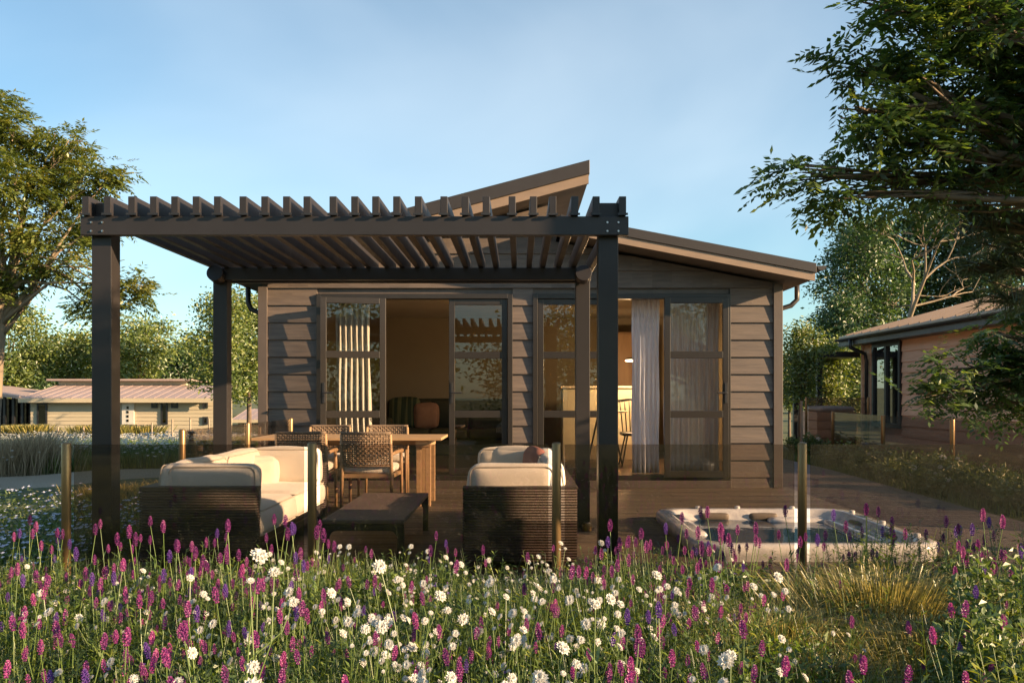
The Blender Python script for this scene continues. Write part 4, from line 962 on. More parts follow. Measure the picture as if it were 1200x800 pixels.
# trees beyond
def far_tree(x, ytop, ybot, w, Y, mat, label, seed, leaf=None, dens=1.0, trunk=None, grp='trees beyond the lodges', bark='bark', lobes=None, z0=None):
    rs = np.random.RandomState(seed); s_ = Y/1000; X = (x-VX)*s_; g0 = float(gz(X, Y)) if z0 is None else z0; zt = EYE+(VY-ytop)*s_; zb_ = EYE+(VY-ybot)*s_; ww = w*s_/2
    n = lobes or 9; C = []
    for k in range(n):
        u = (k+.5)/n; z = zb_+(zt-zb_)*(.15+.80*u); prof_ = math.sin(math.pi*min(1, .25+.72*(1-u)+.0))**.6
        a = k*2.4+rs.rand(); r_ = ww*prof_*rs.uniform(.3, .75)
        C.append((X+math.cos(a)*r_, Y+math.sin(a)*r_, z, ww*rs.uniform(.34, .55), (zt-zb_)*rs.uniform(.13, .2)))
    C.append((X, Y, zt-(zt-zb_)*.12, ww*.4, (zt-zb_)*.13))
    return crown_tree('tree', label, 'tree', (X, Y, g0), C, trunk or .018*(zt-g0), mat, M[bark], leaf=leaf or Y*.0046, dens=dens*6.0, seed=seed, group=grp, limb=3, twig=.03)
far_tree(10, 366, 470, 105, 62, M['lf_far'], 'round bushy tree with golden green crown at far left beyond the long lodge', 1)
far_tree(85, 392, 462, 60, 66, M['lf_far'], 'lower darker green tree beyond the long lodge, left of the front pergola post', 2)
far_tree(165, 378, 462, 90, 64, M['lf_far'], 'broad green tree beyond the long lodge between the two left pergola posts', 3)
far_tree(215, 405, 468, 60, 72, M['lf_dark'], 'dark small tree behind the right end of the long lodge', 4)
far_tree(255, 342, 470, 85, 44, M['lf_far'], 'tall open tree seen behind the rear left pergola post', 5, dens=.8, bark='barkpale')
far_tree(292, 352, 478, 62, 58, M['lf_far'], 'tall green tree just left of the dark lodge corner', 6)
for k, (x, yt_, w_, Y) in enumerate(((-60, 385, 100, 75), (45, 400, 80, 95), (120, 405, 90, 100), (205, 412, 80, 105), (265, 420, 80, 110), (310, 415, 90, 100))):
    far_tree(x, yt_, 470, w_, Y, M['lf_dark'] if k % 2 else M['lf_far'], ('leftmost', 'second', 'third', 'fourth', 'fifth', 'rightmost')[k]+' tree, counted from the left, of the far tree line behind the long lodge', 30+k, grp='far tree line at the left', dens=.8)
# right background
for k, (x, yt_, yb_, w_, Y, mt, lb) in enumerate((
    (1010, 262, 440, 120, 36, 'lf_dark', 'tall dark tree rising behind the left end of the tan lodge roof'),
    (1090, 238, 420, 130, 40, 'lf_dark', 'tallest dark green tree behind the tan lodge roof'),
    (1165, 250, 420, 120, 38, 'lf_dark', 'dark tree behind the pine at the right edge'),
    (1240, 240, 430, 140, 40, 'lf_dark', 'dark tree partly outside the right edge of the view'),
    (985, 350, 470, 60, 34, 'lf_dark', 'lower dark tree filling below the tall dark tree beside the lodge'),
    (938, 385, 480, 46, 21, 'lf_far', 'slender young tree with yellow green leaves right of the dark lodge corner'),
    (968, 402, 482, 44, 23, 'lf_far', 'second young tree between the dark lodge and the tan lodge porch'),
    (925, 420, 480, 40, 28, 'lf_far', 'small young tree half hidden behind the dark lodge corner'),
    (1003, 400, 500, 40, 30, 'lf_far', 'leafy tree seen through the porch of the tan lodge'))):
    far_tree(x, yt_, yb_, w_, Y, M[mt], lb, 50+k, grp='trees behind the tan lodge', z0=-.3, dens=1.2 if mt == 'lf_dark' else 1.0, trunk=.05 if Y < 31 else None)
far_tree(940, 432, 475, 90, 60, M['lf_dark'], 'low dark tree far off in the gap right of the dark lodge', 70, z0=-.3)
far_tree(985, 440, 475, 90, 62, M['lf_dark'], 'low dark tree far off behind the tan lodge porch', 71, z0=-.3)
# bare pale tree
def bare(base, h, seed):
    rs = np.random.RandomState(seed); m = MB()
    def br(p, d, L, r, k):
        if k == 0 or r < .004: return
        q = p+d*L*.5+rs.normal(size=3)*L*.05; e = q+(d+rs.normal(size=3)*.12)*L*.5
        m.tube([tuple(p), tuple(q), tuple(e)], [r, r*.85, r*.7], 6, cap=False)
        for _ in range(rs.randint(2, 4)):
            nd_ = d+rs.normal(size=3)*.55; nd_[2] = abs(nd_[2])*.8+.15; nd_ /= np.linalg.norm(nd_); br(e, nd_, L*rs.uniform(.6, .8), r*.6, k-1)
    br(np.array(base), np.array([.05, 0, 1.0]), h, .13, 6); o = m.build('bare_tree', M['barkpale'], smooth=True); return tag(o, 'leafless pale grey tree standing behind the tan lodge roof', 'tree')
bare(px(1062, 470, 31), 2.9, 3)
# trees on the camera's side, seen only in the door glass
first = None
for k, (X, Y, h, w_) in enumerate(((-13, -17, 6.6, 5), (-6.5, -20, 6.0, 6), (0, -17, 5.2, 5), (5.5, -20, 6.4, 6), (-20, -15, 7, 6), (-10, -26, 8, 7), (3, -27, 8, 7), (11, -26, 7.2, 6))):
    if first is None:
        rs = np.random.RandomState(77)
        C = [(X+math.cos(i*2.4)*1.3, Y+math.sin(i*2.4)*1.3, 1.6+i*.55, 1.5, 1.0) for i in range(8)]
        first = crown_tree('tree', 'tree standing behind the viewer, reflected in the door glass', 'tree', ground(X, Y), C, .2, M['lf_far'], M['bark'], leaf=.28, dens=.9, seed=77, group='trees reflected in the door glass', limb=3); c = first; b0 = h
    else:
        c = copy_tree(first); c.location = (X, Y, float(gz(X, Y))-.1); c.scale = (w_/5, w_/5, h/6.6); c.rotation_euler = (0, 0, k*1.7)
    c['label'] = ('leftmost near', 'second near', 'middle near', 'rightmost near', 'far left outer', 'left rear', 'middle rear', 'right rear')[k]+' tree of the row behind the viewer, reflected in the door glass'
# ================================================================ meadow
rs = np.random.RandomState(5)
def blades(m, X, Y, Z, h, w, rs, lean=.25, a=None):
    """tapered, curved blades of two quads"""
    n = len(X); th = rs.uniform(0, 2*math.pi, n); L = rs.uniform(.3, 1, n)*lean*h
    dx, dy = np.cos(th)*L, np.sin(th)*L; ph = th+math.pi/2+rs.uniform(-.6, .6, n); wx, wy = np.cos(ph)*w/2, np.sin(ph)*w/2
    b = np.stack([X, Y, Z], 1); md = b+np.stack([dx*.35, dy*.35, h*.55], 1); tp = b+np.stack([dx, dy, h], 1); W_ = np.stack([wx, wy, 0*wx], 1)
    a = rs.uniform(0, 1, n) if a is None else a
    m.quads(np.stack([b-W_, b+W_, md+W_*.8, md-W_*.8], 1), a); m.quads(np.stack([md-W_*.8, md+W_*.8, tp+W_*.08, tp-W_*.08], 1), a)
def visible_x(Y, pad=.3): return (-.608*Y-pad, .592*Y+pad)
def scatter(n, y0, y1, rs, x0=None, x1=None, power=1.0):
    Y = y0+(y1-y0)*rs.uniform(0, 1, n)**power; a, b = visible_x(Y); X = a+(b-a)*rs.uniform(0, 1, n)
    if x0 is not None: k = (X > x0) & (X < x1); X, Y = X[k], Y[k]
    return X, Y
def patch(X, Y, f, seed):  # smooth patchiness 0..1
    return .5+.25*np.sin(X*f+seed)*np.cos(Y*f*1.3+seed*2)+.25*np.sin(X*f*2.3-Y*f*1.7+seed*3)
# green blades in the foreground bed
m = MB(); X, Y = scatter(64000, 1.25, 5.05, rs, power=.8)
k = patch(X, Y, 2.1, 1) > rs.uniform(0, .75, len(X)); X, Y = X[k], Y[k]
h = rs.uniform(.16, .42, len(X))*(.8+.4*patch(X, Y, 1.7, 4))
blades(m, X, Y, gz(X, Y)-.01, h, rs.uniform(.003, .0075, len(X)), rs, .45, np.clip(patch(X, Y, 3, 2)*.6+rs.uniform(-.1, .5, len(X)), 0, 1))
tag(m.build('meadow_grass', M['grass']), 'green grass blades filling the flower bed in the foreground', 'grass', kind='stuff')
# low leafy herb layer
m = MB(); X, Y = scatter(120000, 1.3, 5.08, rs, power=.8); Z = gz(X, Y)+rs.uniform(.0, .36, len(X))*(.45+.75*patch(X, Y, 3.3, 8))
leaves_at(m, np.stack([X, Y, Z], 1), .038, rs, up=-.35, aspect=.38, vb=np.clip(patch(X, Y, 3, 6), 0, 1))
tag(m.build('herb_leaves', M['grass']), 'low leafy herbs growing under the foreground flowers', 'ground cover', kind='stuff')
M['lf_shrub0'] = ramp_leaf('dark_herb_leaves', [(.015,.035,.012),(.03,.06,.016),(.05,.09,.02),(.09,.13,.025)], .3)
# ---- flower prototypes
def stem_mesh(h, rs, leafy=14, lean=.05, branch=None):
    m = MB(); a = rs.uniform(0, 6.28); dx, dy = math.cos(a)*lean*h, math.sin(a)*lean*h
    pts = [(0, 0, -.02), (dx*.2, dy*.2, h*.4), (dx*.6, dy*.6, h*.75), (dx, dy, h)]
    m.tube(pts, [.0024, .002, .0016, .0013], 5, cap=False, a=.6); tips = [pts[-1]]
    for i in range(leafy):
        t = rs.uniform(.02, .72); z = t*h; p = np.array([dx*t, dy*t, z]); th = rs.uniform(0, 6.28); L = rs.uniform(.05, .11)*(1-.5*t); d = np.array([math.cos(th)*.65, math.sin(th)*.65, .75]); s_ = np.array([-math.sin(th), math.cos(th), 0])*rs.uniform(.0025, .0048)
        q = np.array([[p-s_*.5, p+s_*.5, p+d*L*.5+s_, p+d*L*.5-s_], [p+d*L*.5-s_, p+d*L*.5+s_, p+d*L+s_*.1-np.array([0,0,L*.12]), p+d*L-s_*.1-np.array([0,0,L*.12])]]); m.quads(q, rs.uniform(.1, 1))
    for i in range(branch or 0):
        t = rs.uniform(.45, .7); p = (dx*t*.8, dy*t*.8, h*t); th = rs.uniform(0, 6.28); r_ = rs.uniform(.05, .1); e = (p[0]+math.cos(th)*r_, p[1]+math.sin(th)*r_, h*rs.uniform(.8, 1.02))
        m.tube([p, ((p[0]+e[0])/2+math.cos(th)*.02, (p[1]+e[1])/2+math.sin(th)*.02, (p[2]+e[2])/2-.005), e], [.0016, .0014, .001], 4, cap=False, a=.6); tips.append(e)
    return m, tips
def spike(m, tip, L, R0, rs):
    """whorls of small florets up a spike"""
    x, y, z = tip; nw = int(L/.0052)
    for i in range(nw):
        u = i/(nw-1); r = R0*(math.sin(math.pi*(.12+.80*u))**.7)*(1-.25*u); n = 7
        for k in range(n):
            th = 2*math.pi*k/n+i*.5+rs.uniform(-.25, .25); rr = r*rs.uniform(.8, 1.15); zz = z-.004+u*L
            o = np.array([x, y, zz]); d = np.array([math.cos(th), math.sin(th), .55]); s_ = np.array([-math.sin(th), math.cos(th), 0])*R0*.42; t_ = o+d*rr
            m.quads(np.array([[o+d*rr*.25, t_-s_, t_+np.array([0, 0, .004])+d*.001, t_+s_]]), np.clip(rs.uniform(.15, .75)+.15*u, 0, 1))
def bloom(m, c, r, rs, tilt=None, petals=13):
    """pompom daisy head: two rings of petals"""
    c = np.array(c); t = np.array([rs.uniform(-.5, .5), -rs.uniform(.5, 1.3), .8]) if tilt is None else np.array(tilt); t = t/np.linalg.norm(t)
    u = np.cross(t, [0, 1, .3]); u /= np.linalg.norm(u); v = np.cross(t, u)
    for ring_, (rr, lift, n) in enumerate(((1.0, .05, petals), (.86, .35, petals-2), (.62, .68, 10), (.35, 1.0, 7))):
        for k in range(n):
            th = 2*math.pi*k/n+ring_*.3+rs.uniform(-.12, .12); d = u*math.cos(th)+v*math.sin(th); s_ = (-u*math.sin(th)+v*math.cos(th))*r*rr*.24; L = r*rr*rs.uniform(.85, 1.1)
            a = c+d*L*.12; b = c+d*L*.62+t*L*lift; e = c+d*L+t*L*(lift*.8)
            m.quads(np.array([[a, b-s_, e, b+s_]]), rs.uniform(.2, 1))
SP, WH, BL = [], [], []
for i in range(7):
    r_ = np.random.RandomState(100+i); h = [.36, .42, .47, .52, .39, .45, .33][i]; s_, tips = stem_mesh(h, r_, 16, .10); f_ = MB(); spike(f_, tips[0], r_.uniform(.030, .052), r_.uniform(.0075, .0105), r_); SP.append((s_, [f_], h))
for i in range(7):
    r_ = np.random.RandomState(200+i); h = [.40, .46, .52, .36, .58, .43, .49][i]; s_, tips = stem_mesh(h, r_, 9, .14, branch=[1, 2, 2, 0, 3, 1, 0][i]); f_ = []
    for q, tp in enumerate(tips): f_.append(MB()); bloom(f_[-1], tp, r_.uniform(.014, .0205) if q == 0 else r_.uniform(.009, .014), r_)
    WH.append((s_, f_, h))
def where(x, Y):
    u = VX+x/Y*1000; d = 'nearest of all' if Y < 1.95 else 'very near' if Y < 2.3 else 'near' if Y < 2.75 else 'midway back' if Y < 3.4 else 'far back' if Y < 4.2 else 'rearmost'
    for lim, w in ((80, 'at the left edge'), (150, 'under the front left pergola post'), (230, "before the left sofa's outer end"), (310, 'before the left sofa arm'), (390, 'under the second fence post'),
                   (480, 'before the coffee table'), (545, 'between coffee table and right sofa'), (620, 'before the right sofa'), (690, 'under the middle fence post'), (770, 'under the right pergola posts'),
                   (860, "before the tub's left corner"), (925, 'before the middle of the tub'), (1010, 'under the right fence post'), (1100, "before the tub's right corner"), (1e9, 'at the right edge')):
        if u < lim: return d, w
def place(protos, kind, mats, n, dist, label, cat, grp, nind, mat_alt=None):
    X, Y, HS = dist(n)
    JJ = rs.randint(0, len(protos), len(X)); top = gz(X, Y)+HS*np.array([p[2] for p in protos])[JJ]; yp = VY+(EYE-top)/Y*1000; keep = (yp < 806) & (np.abs(X/Y) < .615)
    X, Y, HS, JJ = X[keep], Y[keep], HS[keep], JJ[keep]; order = np.argsort(Y); X, Y, HS, JJ = X[order], Y[order], HS[order], JJ[order]
    tops = []
    for i, (s_, f_, h) in enumerate(protos):
        t = thing(kind, label, cat, (0, 0, 0)); s_.build('stem', M['stem'], t); [q.build('bloom', mats[0], t) for q in f_]; tops.append(t)
    alt = []
    if len(mats) > 1:
        for t in tops:
            c = copy_tree(t)
            for chh in c.children:
                if 'bloom' in chh.name: chh.data = chh.data.copy(); chh.data.materials[0] = mats[1]
            alt.append(c)
    st = MB(); fl = MB(); fl2 = MB()
    for i in range(len(X)):
        j = JJ[i]; z = float(gz(X[i], Y[i])); sc = HS[i]; rz = rs.uniform(0, 6.28) if kind == 'lavender_flower' else rs.uniform(-.9, .9); al = bool(alt) and rs.rand() < .13
        h_ = protos[j][2]
        if i < nind:
            c = copy_tree((alt if al else tops)[j]); c.location = (X[i], Y[i], z); c.scale = (sc, sc, sc); c.rotation_euler = (rs.uniform(-.16, .16), rs.uniform(-.16, .16), rz)
            d, w = where(X[i], Y[i]); tone = ('violet ' if al else 'magenta ') if kind == 'lavender_flower' else 'white '
            lx = (c.rotation_euler.to_matrix()@Vector((0, 0, 1))).x; ln = ' leaning right,' if lx > .06 else ' leaning left,' if lx < -.06 else ''
            tag(c, f"{'tall' if h_*sc > .47 else 'short' if h_*sc < .38 else 'middling'} {tone}{label}{ln} {d}, {w}", cat, grp)
        else:
            Rm = np.array(Matrix.Rotation(rz, 3, 'Z'))*sc
            for src, dst in [(protos[j][0], st)]+[(q, fl2 if al else fl) for q in protos[j][1]]:
                V = np.concatenate(src.v)@Rm.T+np.array([X[i], Y[i], z]); dst.v.append(V); n0 = dst.n; dst.f.extend([[q+n0 for q in f] for f in src.f]); da = rs.uniform(-.4, .2); dst.a.extend([min(1, max(0, v+da)) for v in src.a]); dst.n += len(V)
    for t in tops+alt: wipe(t)
    if fl.n:
        o = fl.build('flower_heads', mats[0]); tag(o, f'{label} heads massed between the larger ones', 'flowers', kind='stuff')
        if fl2.n: o = fl2.build('flower_heads', mats[1]); tag(o, f'violet {label} heads massed between the larger ones', 'flowers', kind='stuff')
        o = st.build('flower_stems', M['stem']); tag(o, f'green stems of the massed {label} heads', 'flower stems', kind='stuff')
def d_spike(n):
    X, Y = scatter(n*4, 1.45, 5.0, rs, power=1.0); u = X/Y*1000+VX
    w = np.where(u < 380, .95, np.where(u < 720, .38, .8)); w = w*np.clip(1.7*patch(X, Y, 3.4, 9)-.12, 0, 1)*np.where((Y > 4.0) & (u < 760), .35, 1)
    w = np.where((u > 880) & (u < 1130) & (Y > 2.3) & (Y < 4.4), w*.12, w)
    k = rs.uniform(0, 1, len(X)) < w; X, Y = X[k][:n], Y[k][:n]; u = X/Y*1000+VX; return X, Y, rs.uniform(.62, 1.2, len(X))*np.where((Y > 3.7) & ((u < 400) | (u > 700)), 1.18, 1)
def d_white(n):
    X, Y = scatter(n*7, 1.55, 5.1, rs, power=1.1); u = X/Y*1000+VX
    w = np.exp(-((u-560)/230)**2)*1.0+.2*(u < 330)+.08
    k = rs.uniform(0, 1, len(X)) < w*np.clip(1.9*patch(X, Y, 3.6, 3)-.35, .03, 1); X, Y = X[k][:n], Y[k][:n]; return X, Y, rs.uniform(.75, 1.15, len(X))*np.where(Y > 3.5, .80, 1.0)*np.where(rs.rand(len(X)) < .07, 1.3, 1.0)
place(SP, 'lavender_flower', [M['mag'], M['vio']], 1700, d_spike, 'flower spike', 'flower', 'purple flower spikes in the foreground bed', 300)
place(WH, 'white_flower', [M['wht']], 500, d_white, 'pompom flower', 'flower', 'white flowers in the foreground bed', 300)
# leafy stems without flowers: the bushy green of the bed
def leafy_stems(n, seed, mat, label):
    r_ = np.random.RandomState(seed); V = []
    X, Y = scatter(n*3, 1.35, 5.05, rs, power=.85); u = X/Y*1000+VX
    w = np.clip(1.8*patch(X, Y, 2.2, seed)-.3, .05, 1)*np.where((u > 880) & (u < 1120) & (Y > 2.3) & (Y < 4.4), .15, 1)*np.where((u > 380) & (u < 700) & (Y > 3.8), .8, 1)
    k = rs.uniform(0, 1, len(X)) < w; X, Y = X[k][:n], Y[k][:n]; n = len(X); Z = gz(X, Y)
    u = X/Y*1000+VX; h = r_.uniform(.26, .52, n)*np.where(u > 960, 1.2, 1.0)*np.where((u > 380) & (u < 700) & (Y > 3.6), .92, 1); la = r_.uniform(0, 6.28, n); L = h*r_.uniform(.05, .3, n)
    m = MB(); base = np.stack([X, Y, Z], 1); tip = base+np.stack([np.cos(la)*L, np.sin(la)*L, h], 1); mid = base*.5+tip*.5+np.stack([-np.cos(la)*L*.15, -np.sin(la)*L*.15, 0*h], 1)
    s_ = np.stack([np.sin(la), -np.cos(la), 0*la], 1)*.0016; c = r_.uniform(.2, .8, n)
    for off in (s_, np.array([[.0016, 0, 0]])*np.ones((n, 1))): m.quads(np.stack([base-off, base+off, mid+off*.8, mid-off*.8], 1), c); m.quads(np.stack([mid-off*.8, mid+off*.8, tip+off*.4, tip-off*.4], 1), c)
    for k in range(24):
        t = r_.uniform(.12, 1.0, n)[:, None]; p = np.where(t < .5, base+(mid-base)*t*2, mid+(tip-mid)*(t-.5)*2); th = k*2.4+r_.uniform(-.5, .5, n); ll = (r_.uniform(.035, .075, n)*(1.15-.6*t[:, 0]))[:, None]
        d = np.stack([np.cos(th), np.sin(th), r_.uniform(.35, 1.1, n)], 1); d /= np.linalg.norm(d, axis=1)[:, None]; w_ = np.stack([-np.sin(th), np.cos(th), 0*th], 1)*ll*.10; dr = np.array([[0, 0, -1.0]])*ll*.18
        cc = np.clip(c+r_.uniform(-.25, .35, n), 0, 1)
        m.quads(np.stack([p, p+d*ll*.5+w_, p+d*ll+dr, p+d*ll*.5-w_], 1), cc)
    return tag(m.build('leafy_stems', mat), label, 'ground cover', kind='stuff')
leafy_stems(3600, 3, M['grass'], 'bushy narrow leaved green stems between the foreground flowers')
leafy_stems(2300, 5, M['lf_shrub0'], 'darker bushy leafy stems between the foreground flowers')
# blue-violet small flowers deep in the bed and pale blue ones at the left
def small_flowers(name, label, mat, X, Y, Z, r, rs):
    m = MB(); n = len(X); P_ = np.stack([X, Y, Z], 1)
    for k in range(6):
        th = 2*math.pi*k/6+rs.uniform(-.3, .3, n); d = np.stack([np.cos(th), np.sin(th)*.8-.15, .35+.3*np.sin(th)], 1); s_ = np.stack([-np.sin(th), np.cos(th), 0*th], 1)*(r*.42)[:, None]
        b = P_+d*(r*.55)[:, None]; m.quads(np.stack([P_, b-s_, P_+d*r[:, None], b+s_], 1), rs.uniform(0, 1, n))
    return tag(m.build(name, mat), label, 'flowers', kind='stuff')
X, Y = scatter(900, 2.2, 5.0, rs, power=.8); k = patch(X, Y, 2.4, 7) > .55; X, Y = X[k], Y[k]
small_flowers('small_flowers', 'tiny violet flowers low down in the foreground bed', M['vio'], X, Y, gz(X, Y)+rs.uniform(.2, .36, len(X)), rs.uniform(.008, .015, len(X)), rs)
X = rs.uniform(-4.6, -2.9, 900); Y = rs.uniform(4.8, 8.6, 900)
small_flowers('blue_flowers', 'pale blue flowers massed left of the deck', M['blu'], X, Y, gz(X, Y)+rs.uniform(.35, .62, 900)*(.7+.5*patch(X, Y, 2, 1)), rs.uniform(.012, .024, 900), rs)
# undergrowth left of the deck and beyond
m = MB(); X = rs.uniform(-6.5, -2.95, 26000); Y = rs.uniform(4.6, 9.0, 26000); Z = gz(X, Y)+rs.uniform(0, .52, 26000)*(.7+.5*patch(X, Y, 2, 1))
leaves_at(m, np.stack([X, Y, Z], 1), .045, rs, up=-.2, aspect=.35); tag(m.build('undergrowth', M['lf_ash']), 'dark leafy undergrowth left of the deck', 'undergrowth', kind='stuff')
def tuft(X0, Y0, r, h, n, mat, label, name='grass_tuft', lean=.75, w=.004, grp=None, z=None):
    r_ = np.random.RandomState(int(abs(X0*100)+Y0*10)); a = r_.uniform(0, 6.28, n); q = np.abs(r_.normal(0, .42, n))*r
    X = X0+np.cos(a)*q; Y = Y0+np.sin(a)*q; Z = gz(X, Y)-.02; hh = h*r_.uniform(.55, 1.0, n)
    m = MB(); L = lean*hh*np.clip(q/r+.25, 0, 1); ph = a+r_.uniform(-.5, .5, n); dx, dy = np.cos(ph)*L, np.sin(ph)*L; wx, wy = -np.sin(ph)*w/2, np.cos(ph)*w/2
    al = r_.uniform(-1.57, 1.57, n); wx, wy = np.cos(al)*w/2, np.sin(al)*w/2
    b = np.stack([X, Y, Z], 1); W_ = np.stack([wx, wy, 0*wx], 1); m1 = b+np.stack([dx*.25, dy*.25, hh*.6], 1); m2 = b+np.stack([dx*.65, dy*.65, hh*.95], 1); e = b+np.stack([dx*1.15, dy*1.15, hh*.98], 1); c_ = r_.uniform(0, 1, n)
    m.quads(np.stack([b-W_, b+W_, m1+W_, m1-W_], 1), c_); m.quads(np.stack([m1-W_, m1+W_, m2+W_*.7, m2-W_*.7], 1), c_); m.quads(np.stack([m2-W_*.7, m2+W_*.7, e+W_*.1, e-W_*.1], 1), c_)
    o = m.build(name, mat); return tag(o, label, 'grass', grp)
for i, (x, y, Y_, r, h, lb) in enumerate(((1035, 668, 3.9, .38, .50, 'large straw coloured grass tussock before the right end of the hot tub'), (920, 672, 3.5, .34, .42, 'straw grass tussock before the middle of the hot tub'), (975, 700, 3.0, .28, .37, 'smaller straw grass tussock in front of the two larger ones'), (1090, 690, 3.3, .30, .42, 'straw grass tussock near the right shrub'), (860, 690, 3.1, .22, .30, 'low straw grass tussock right of the pergola post'))):
    tuft((x-VX)/1000*Y_, Y_, r, h, 4200, M['straw'], lb, 'grass_tussock', grp='straw grass tussocks in the flower bed', w=.0045)
for i, (x, Y_, r, h, mt, lb) in enumerate(((38, 18.0, .9, 1.0, 'pale_straw', 'tall pale plumed grass beside the gravel path at the left'), (8, 17.6, .8, .85, 'pale_straw', 'pale plumed grass at the left edge beside the path'), (75, 20, .6, .6, 'straw', 'shorter straw grass behind the gravel path'))):
    tuft((x-VX)/1000*Y_, Y_, r, h, 1700, M[mt], lb, 'plume_grass', grp=None, w=.009)
for i, x in enumerate((-10, 8, 25, 40, 100, 125, 150, 168)):
    Y_ = 45; tuft((x-VX)/1000*Y_, Y_, 1.1, 1.05, 600, M['straw'], 'golden ornamental grass against the wall of the long low lodge', 'golden_grass', w=.05, grp='golden grasses before the long low lodge')
# bronze grasses seen through the glass, by the side fence
for i, (x, Y_) in enumerate(((115, 10.5), (150, 10.8), (185, 10.2), (215, 11.2), (255, 11.5))): tuft((x-VX)/1000*Y_, Y_, .4, .5, 1300, M['straw'], 'low dry grass growing beside the left deck edge', 'dry_grass', w=.006, grp='dry grasses left of the deck')
# left meadow: grass, white and blue drifts
m = MB(); n = 60000; Y = 9+26*rs.uniform(0, 1, n)**1.3; X = -.62*Y-1+rs.uniform(0, 1, n)*(.33*Y+.5); d_ = np.abs(Y-np.interp(X, [-30, -13, -9.5, -6.5, -3.5, 1], [14.8, 15, 15.8, 18, 21.5, 24])); k = (Y > np.interp(X, [-30, -13, -9.5, -6.5, -3.5, 1], [14.8, 15, 15.8, 18, 21.5, 24])+1.8) & (X < -3.4); X, Y = X[k], Y[k]
blades(m, X, Y, gz(X, Y), rs.uniform(.15, .42, len(X))*(1+Y*.012)*np.where(Y < 15, .55, 1), .004+Y*.0009, rs, .5, rs.uniform(.1, .8, len(X))); tag(m.build('meadow', M['grass']), 'rough meadow grass on the slope at the left', 'grass', kind='stuff')
X2 = rs.uniform(-26, -4, 5000); Y2 = rs.uniform(16, 42, 5000); k = (X2 > -.62*Y2-1) & (X2 < -.29*Y2) & (patch(X2, Y2, .35, 3) > .35); X2, Y2 = X2[k], Y2[k]
small_flowers('white_drift', 'white flowers drifting over the slope before the long lodge', M['wht'], X2, Y2, gz(X2, Y2)+rs.uniform(.35, .65, len(X2)), .02+Y2*.0014*rs.uniform(.6, 1.2, len(X2)), rs)
X2 = rs.uniform(-15, -8, 2600); Y2 = rs.uniform(20, 25, 2600); small_flowers('pale_drift', 'pale blue white flower drift behind the gravel path at the left', M['wht'], X2, Y2, gz(X2, Y2)+rs.uniform(.25, .75, 2600), rs.uniform(.02, .045, 2600), rs)
# ---- shrubs
def shrub(x, Y_, r, h, mat, label, leaf=.05, n=2600, seed=0, fl=None, z=None, name='shrub', aspect=.55, grp=None):
    r_ = np.random.RandomState(seed); X0 = (x-VX)/1000*Y_; g_ = float(gz(X0, Y_)) if z is None else z; t = thing(name, label, 'shrub', (X0, Y_, g_), grp)
    st = MB(); cw = MB(); k = 26; tips = []
    for i in range(k):
        a = r_.uniform(0, 6.28); q = r*math.sqrt(r_.rand()); zz = h*r_.uniform(.55, 1)*(1-.35*(q/r)**2); e = np.array([X0+math.cos(a)*q, Y_+math.sin(a)*q, g_+zz]); b = np.array([X0+math.cos(a)*q*.25, Y_+math.sin(a)*q*.25, g_-.02])
        st.tube([tuple(b), tuple((b+e)/2+r_.normal(size=3)*.03*r), tuple(e)], [.008, .006, .003], 5, cap=False); tips.append((b, e))
    for b, e in tips:
        u = r_.uniform(.25, 1.02, n//k)[:, None]; P_ = b+(e-b)*u+r_.normal(size=(n//k, 3))*leaf*.8; leaves_at(cw, P_, leaf, r_, up=-.45, aspect=aspect, vb=np.full(n//k, r_.uniform(.2, .8)))
    st.build('stem', M['stem'], t, smooth=True); cw.build('foliage', mat, t)
    if fl:
        f_ = MB()
        for b, e in tips[:fl]: bloom(f_, tuple(e+np.array([0, 0, .01])), r_.uniform(.035, .055), r_)
        f_.build('bloom', M['wht'], t)
    return t
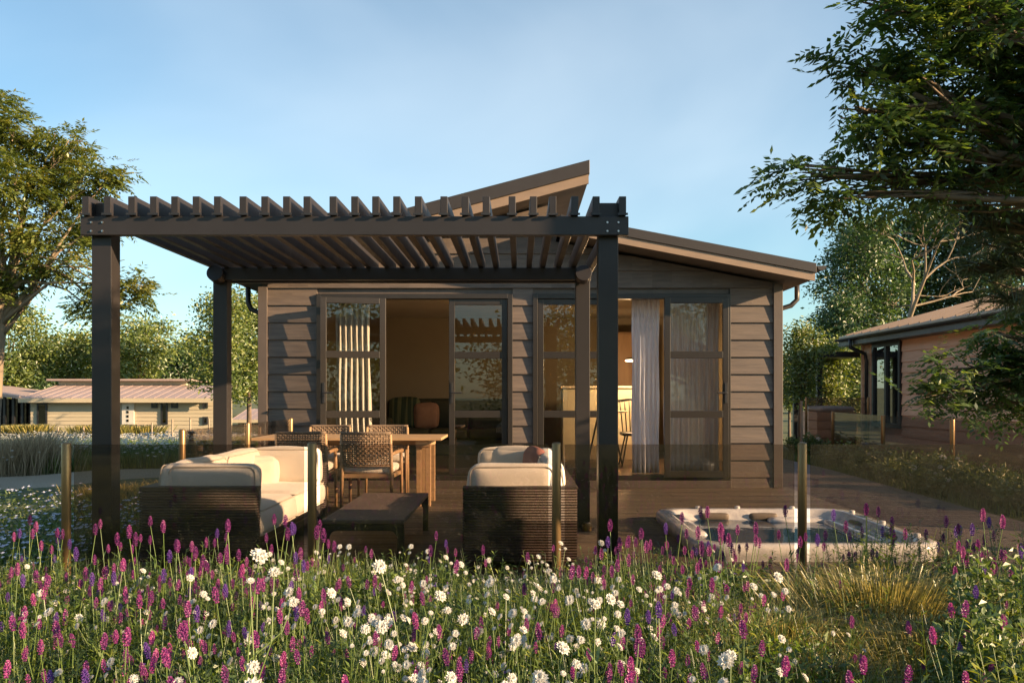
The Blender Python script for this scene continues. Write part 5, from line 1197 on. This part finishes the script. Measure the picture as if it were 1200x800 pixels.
M['lf_shrub'] = ramp_leaf('shrub_leaves', [(.03,.06,.015),(.06,.10,.02),(.10,.15,.025),(.16,.2,.035)], .3)
for i, (x, Y_, r, h, lf, lb) in enumerate(((1170, 2.75, .24, .66, .038, 'dark glossy leaved shrub at the bottom right corner'), (1200, 3.3, .30, .74, .038, 'taller leafy shrub at the right edge behind the corner shrub'), (1135, 3.9, .24, .56, .034, 'low green shrub left of the taller shrub at the right edge'))):
    shrub(x, Y_, r, h, M['lf_shrub'], lb, lf, 4200, 300+i)
for i, (x, Y_, r, h, fl, lb) in enumerate(((1100, 12.0, .45, .55, 12, 'white flowering bush beside the boardwalk in front of the glass'), (1140, 11.4, .5, .42, 5, 'yellow green bush right of the white flowering one by the boardwalk'), (1180, 10.8, .5, .42, 0, 'low green bush near the lit corner of the tan lodge'), (1030, 14.2, .5, .45, 6, 'small dark bush with white blooms far along the boardwalk'), (990, 16.2, .5, .42, 3, 'dark bush at the far end of the boardwalk'), (1064, 13.1, .45, .42, 2, 'dark low bush between the two white blooming ones'), (1222, 10.0, .6, .45, 0, 'green bush at the right frame edge by the boardwalk'), (948, 19, .5, .5, 8, 'pale flowered bush under the young trees'))):
    shrub(x, Y_, r, h, M['lf_shrub'], lb, .065, 5200, 320+i, fl=fl or None, grp='bushes along the boardwalk')
for i, (x, Y_, r, h, lb) in enumerate(((150, 6.2, .35, .62, 'green bush between the pergola post and the left sofa'), (110, 6.6, .4, .6, 'green bush behind the glass left of the front pergola post'), (20, 6.4, .5, .5, 'dark bush among the blue flowers at the left'))):
    shrub(x, Y_, r, h, M['lf_shrub'] if i else M['lf_far'], lb, .04, 2600, 340+i, z=-.35)
# planting strip at the right between boardwalk and tan lodge
m = MB(); n = 16000; X = rs.uniform(5.5, 8.4, n); Y = rs.uniform(7, 20, n); blades(m, X, Y, gz(X, Y), rs.uniform(.06, .18, n), np.full(n, .010), rs, .5, rs.uniform(0, .6, n)); tag(m.build('verge_grass', M['grass']), 'grass verge between the boardwalk and the tan lodge', 'grass', kind='stuff')
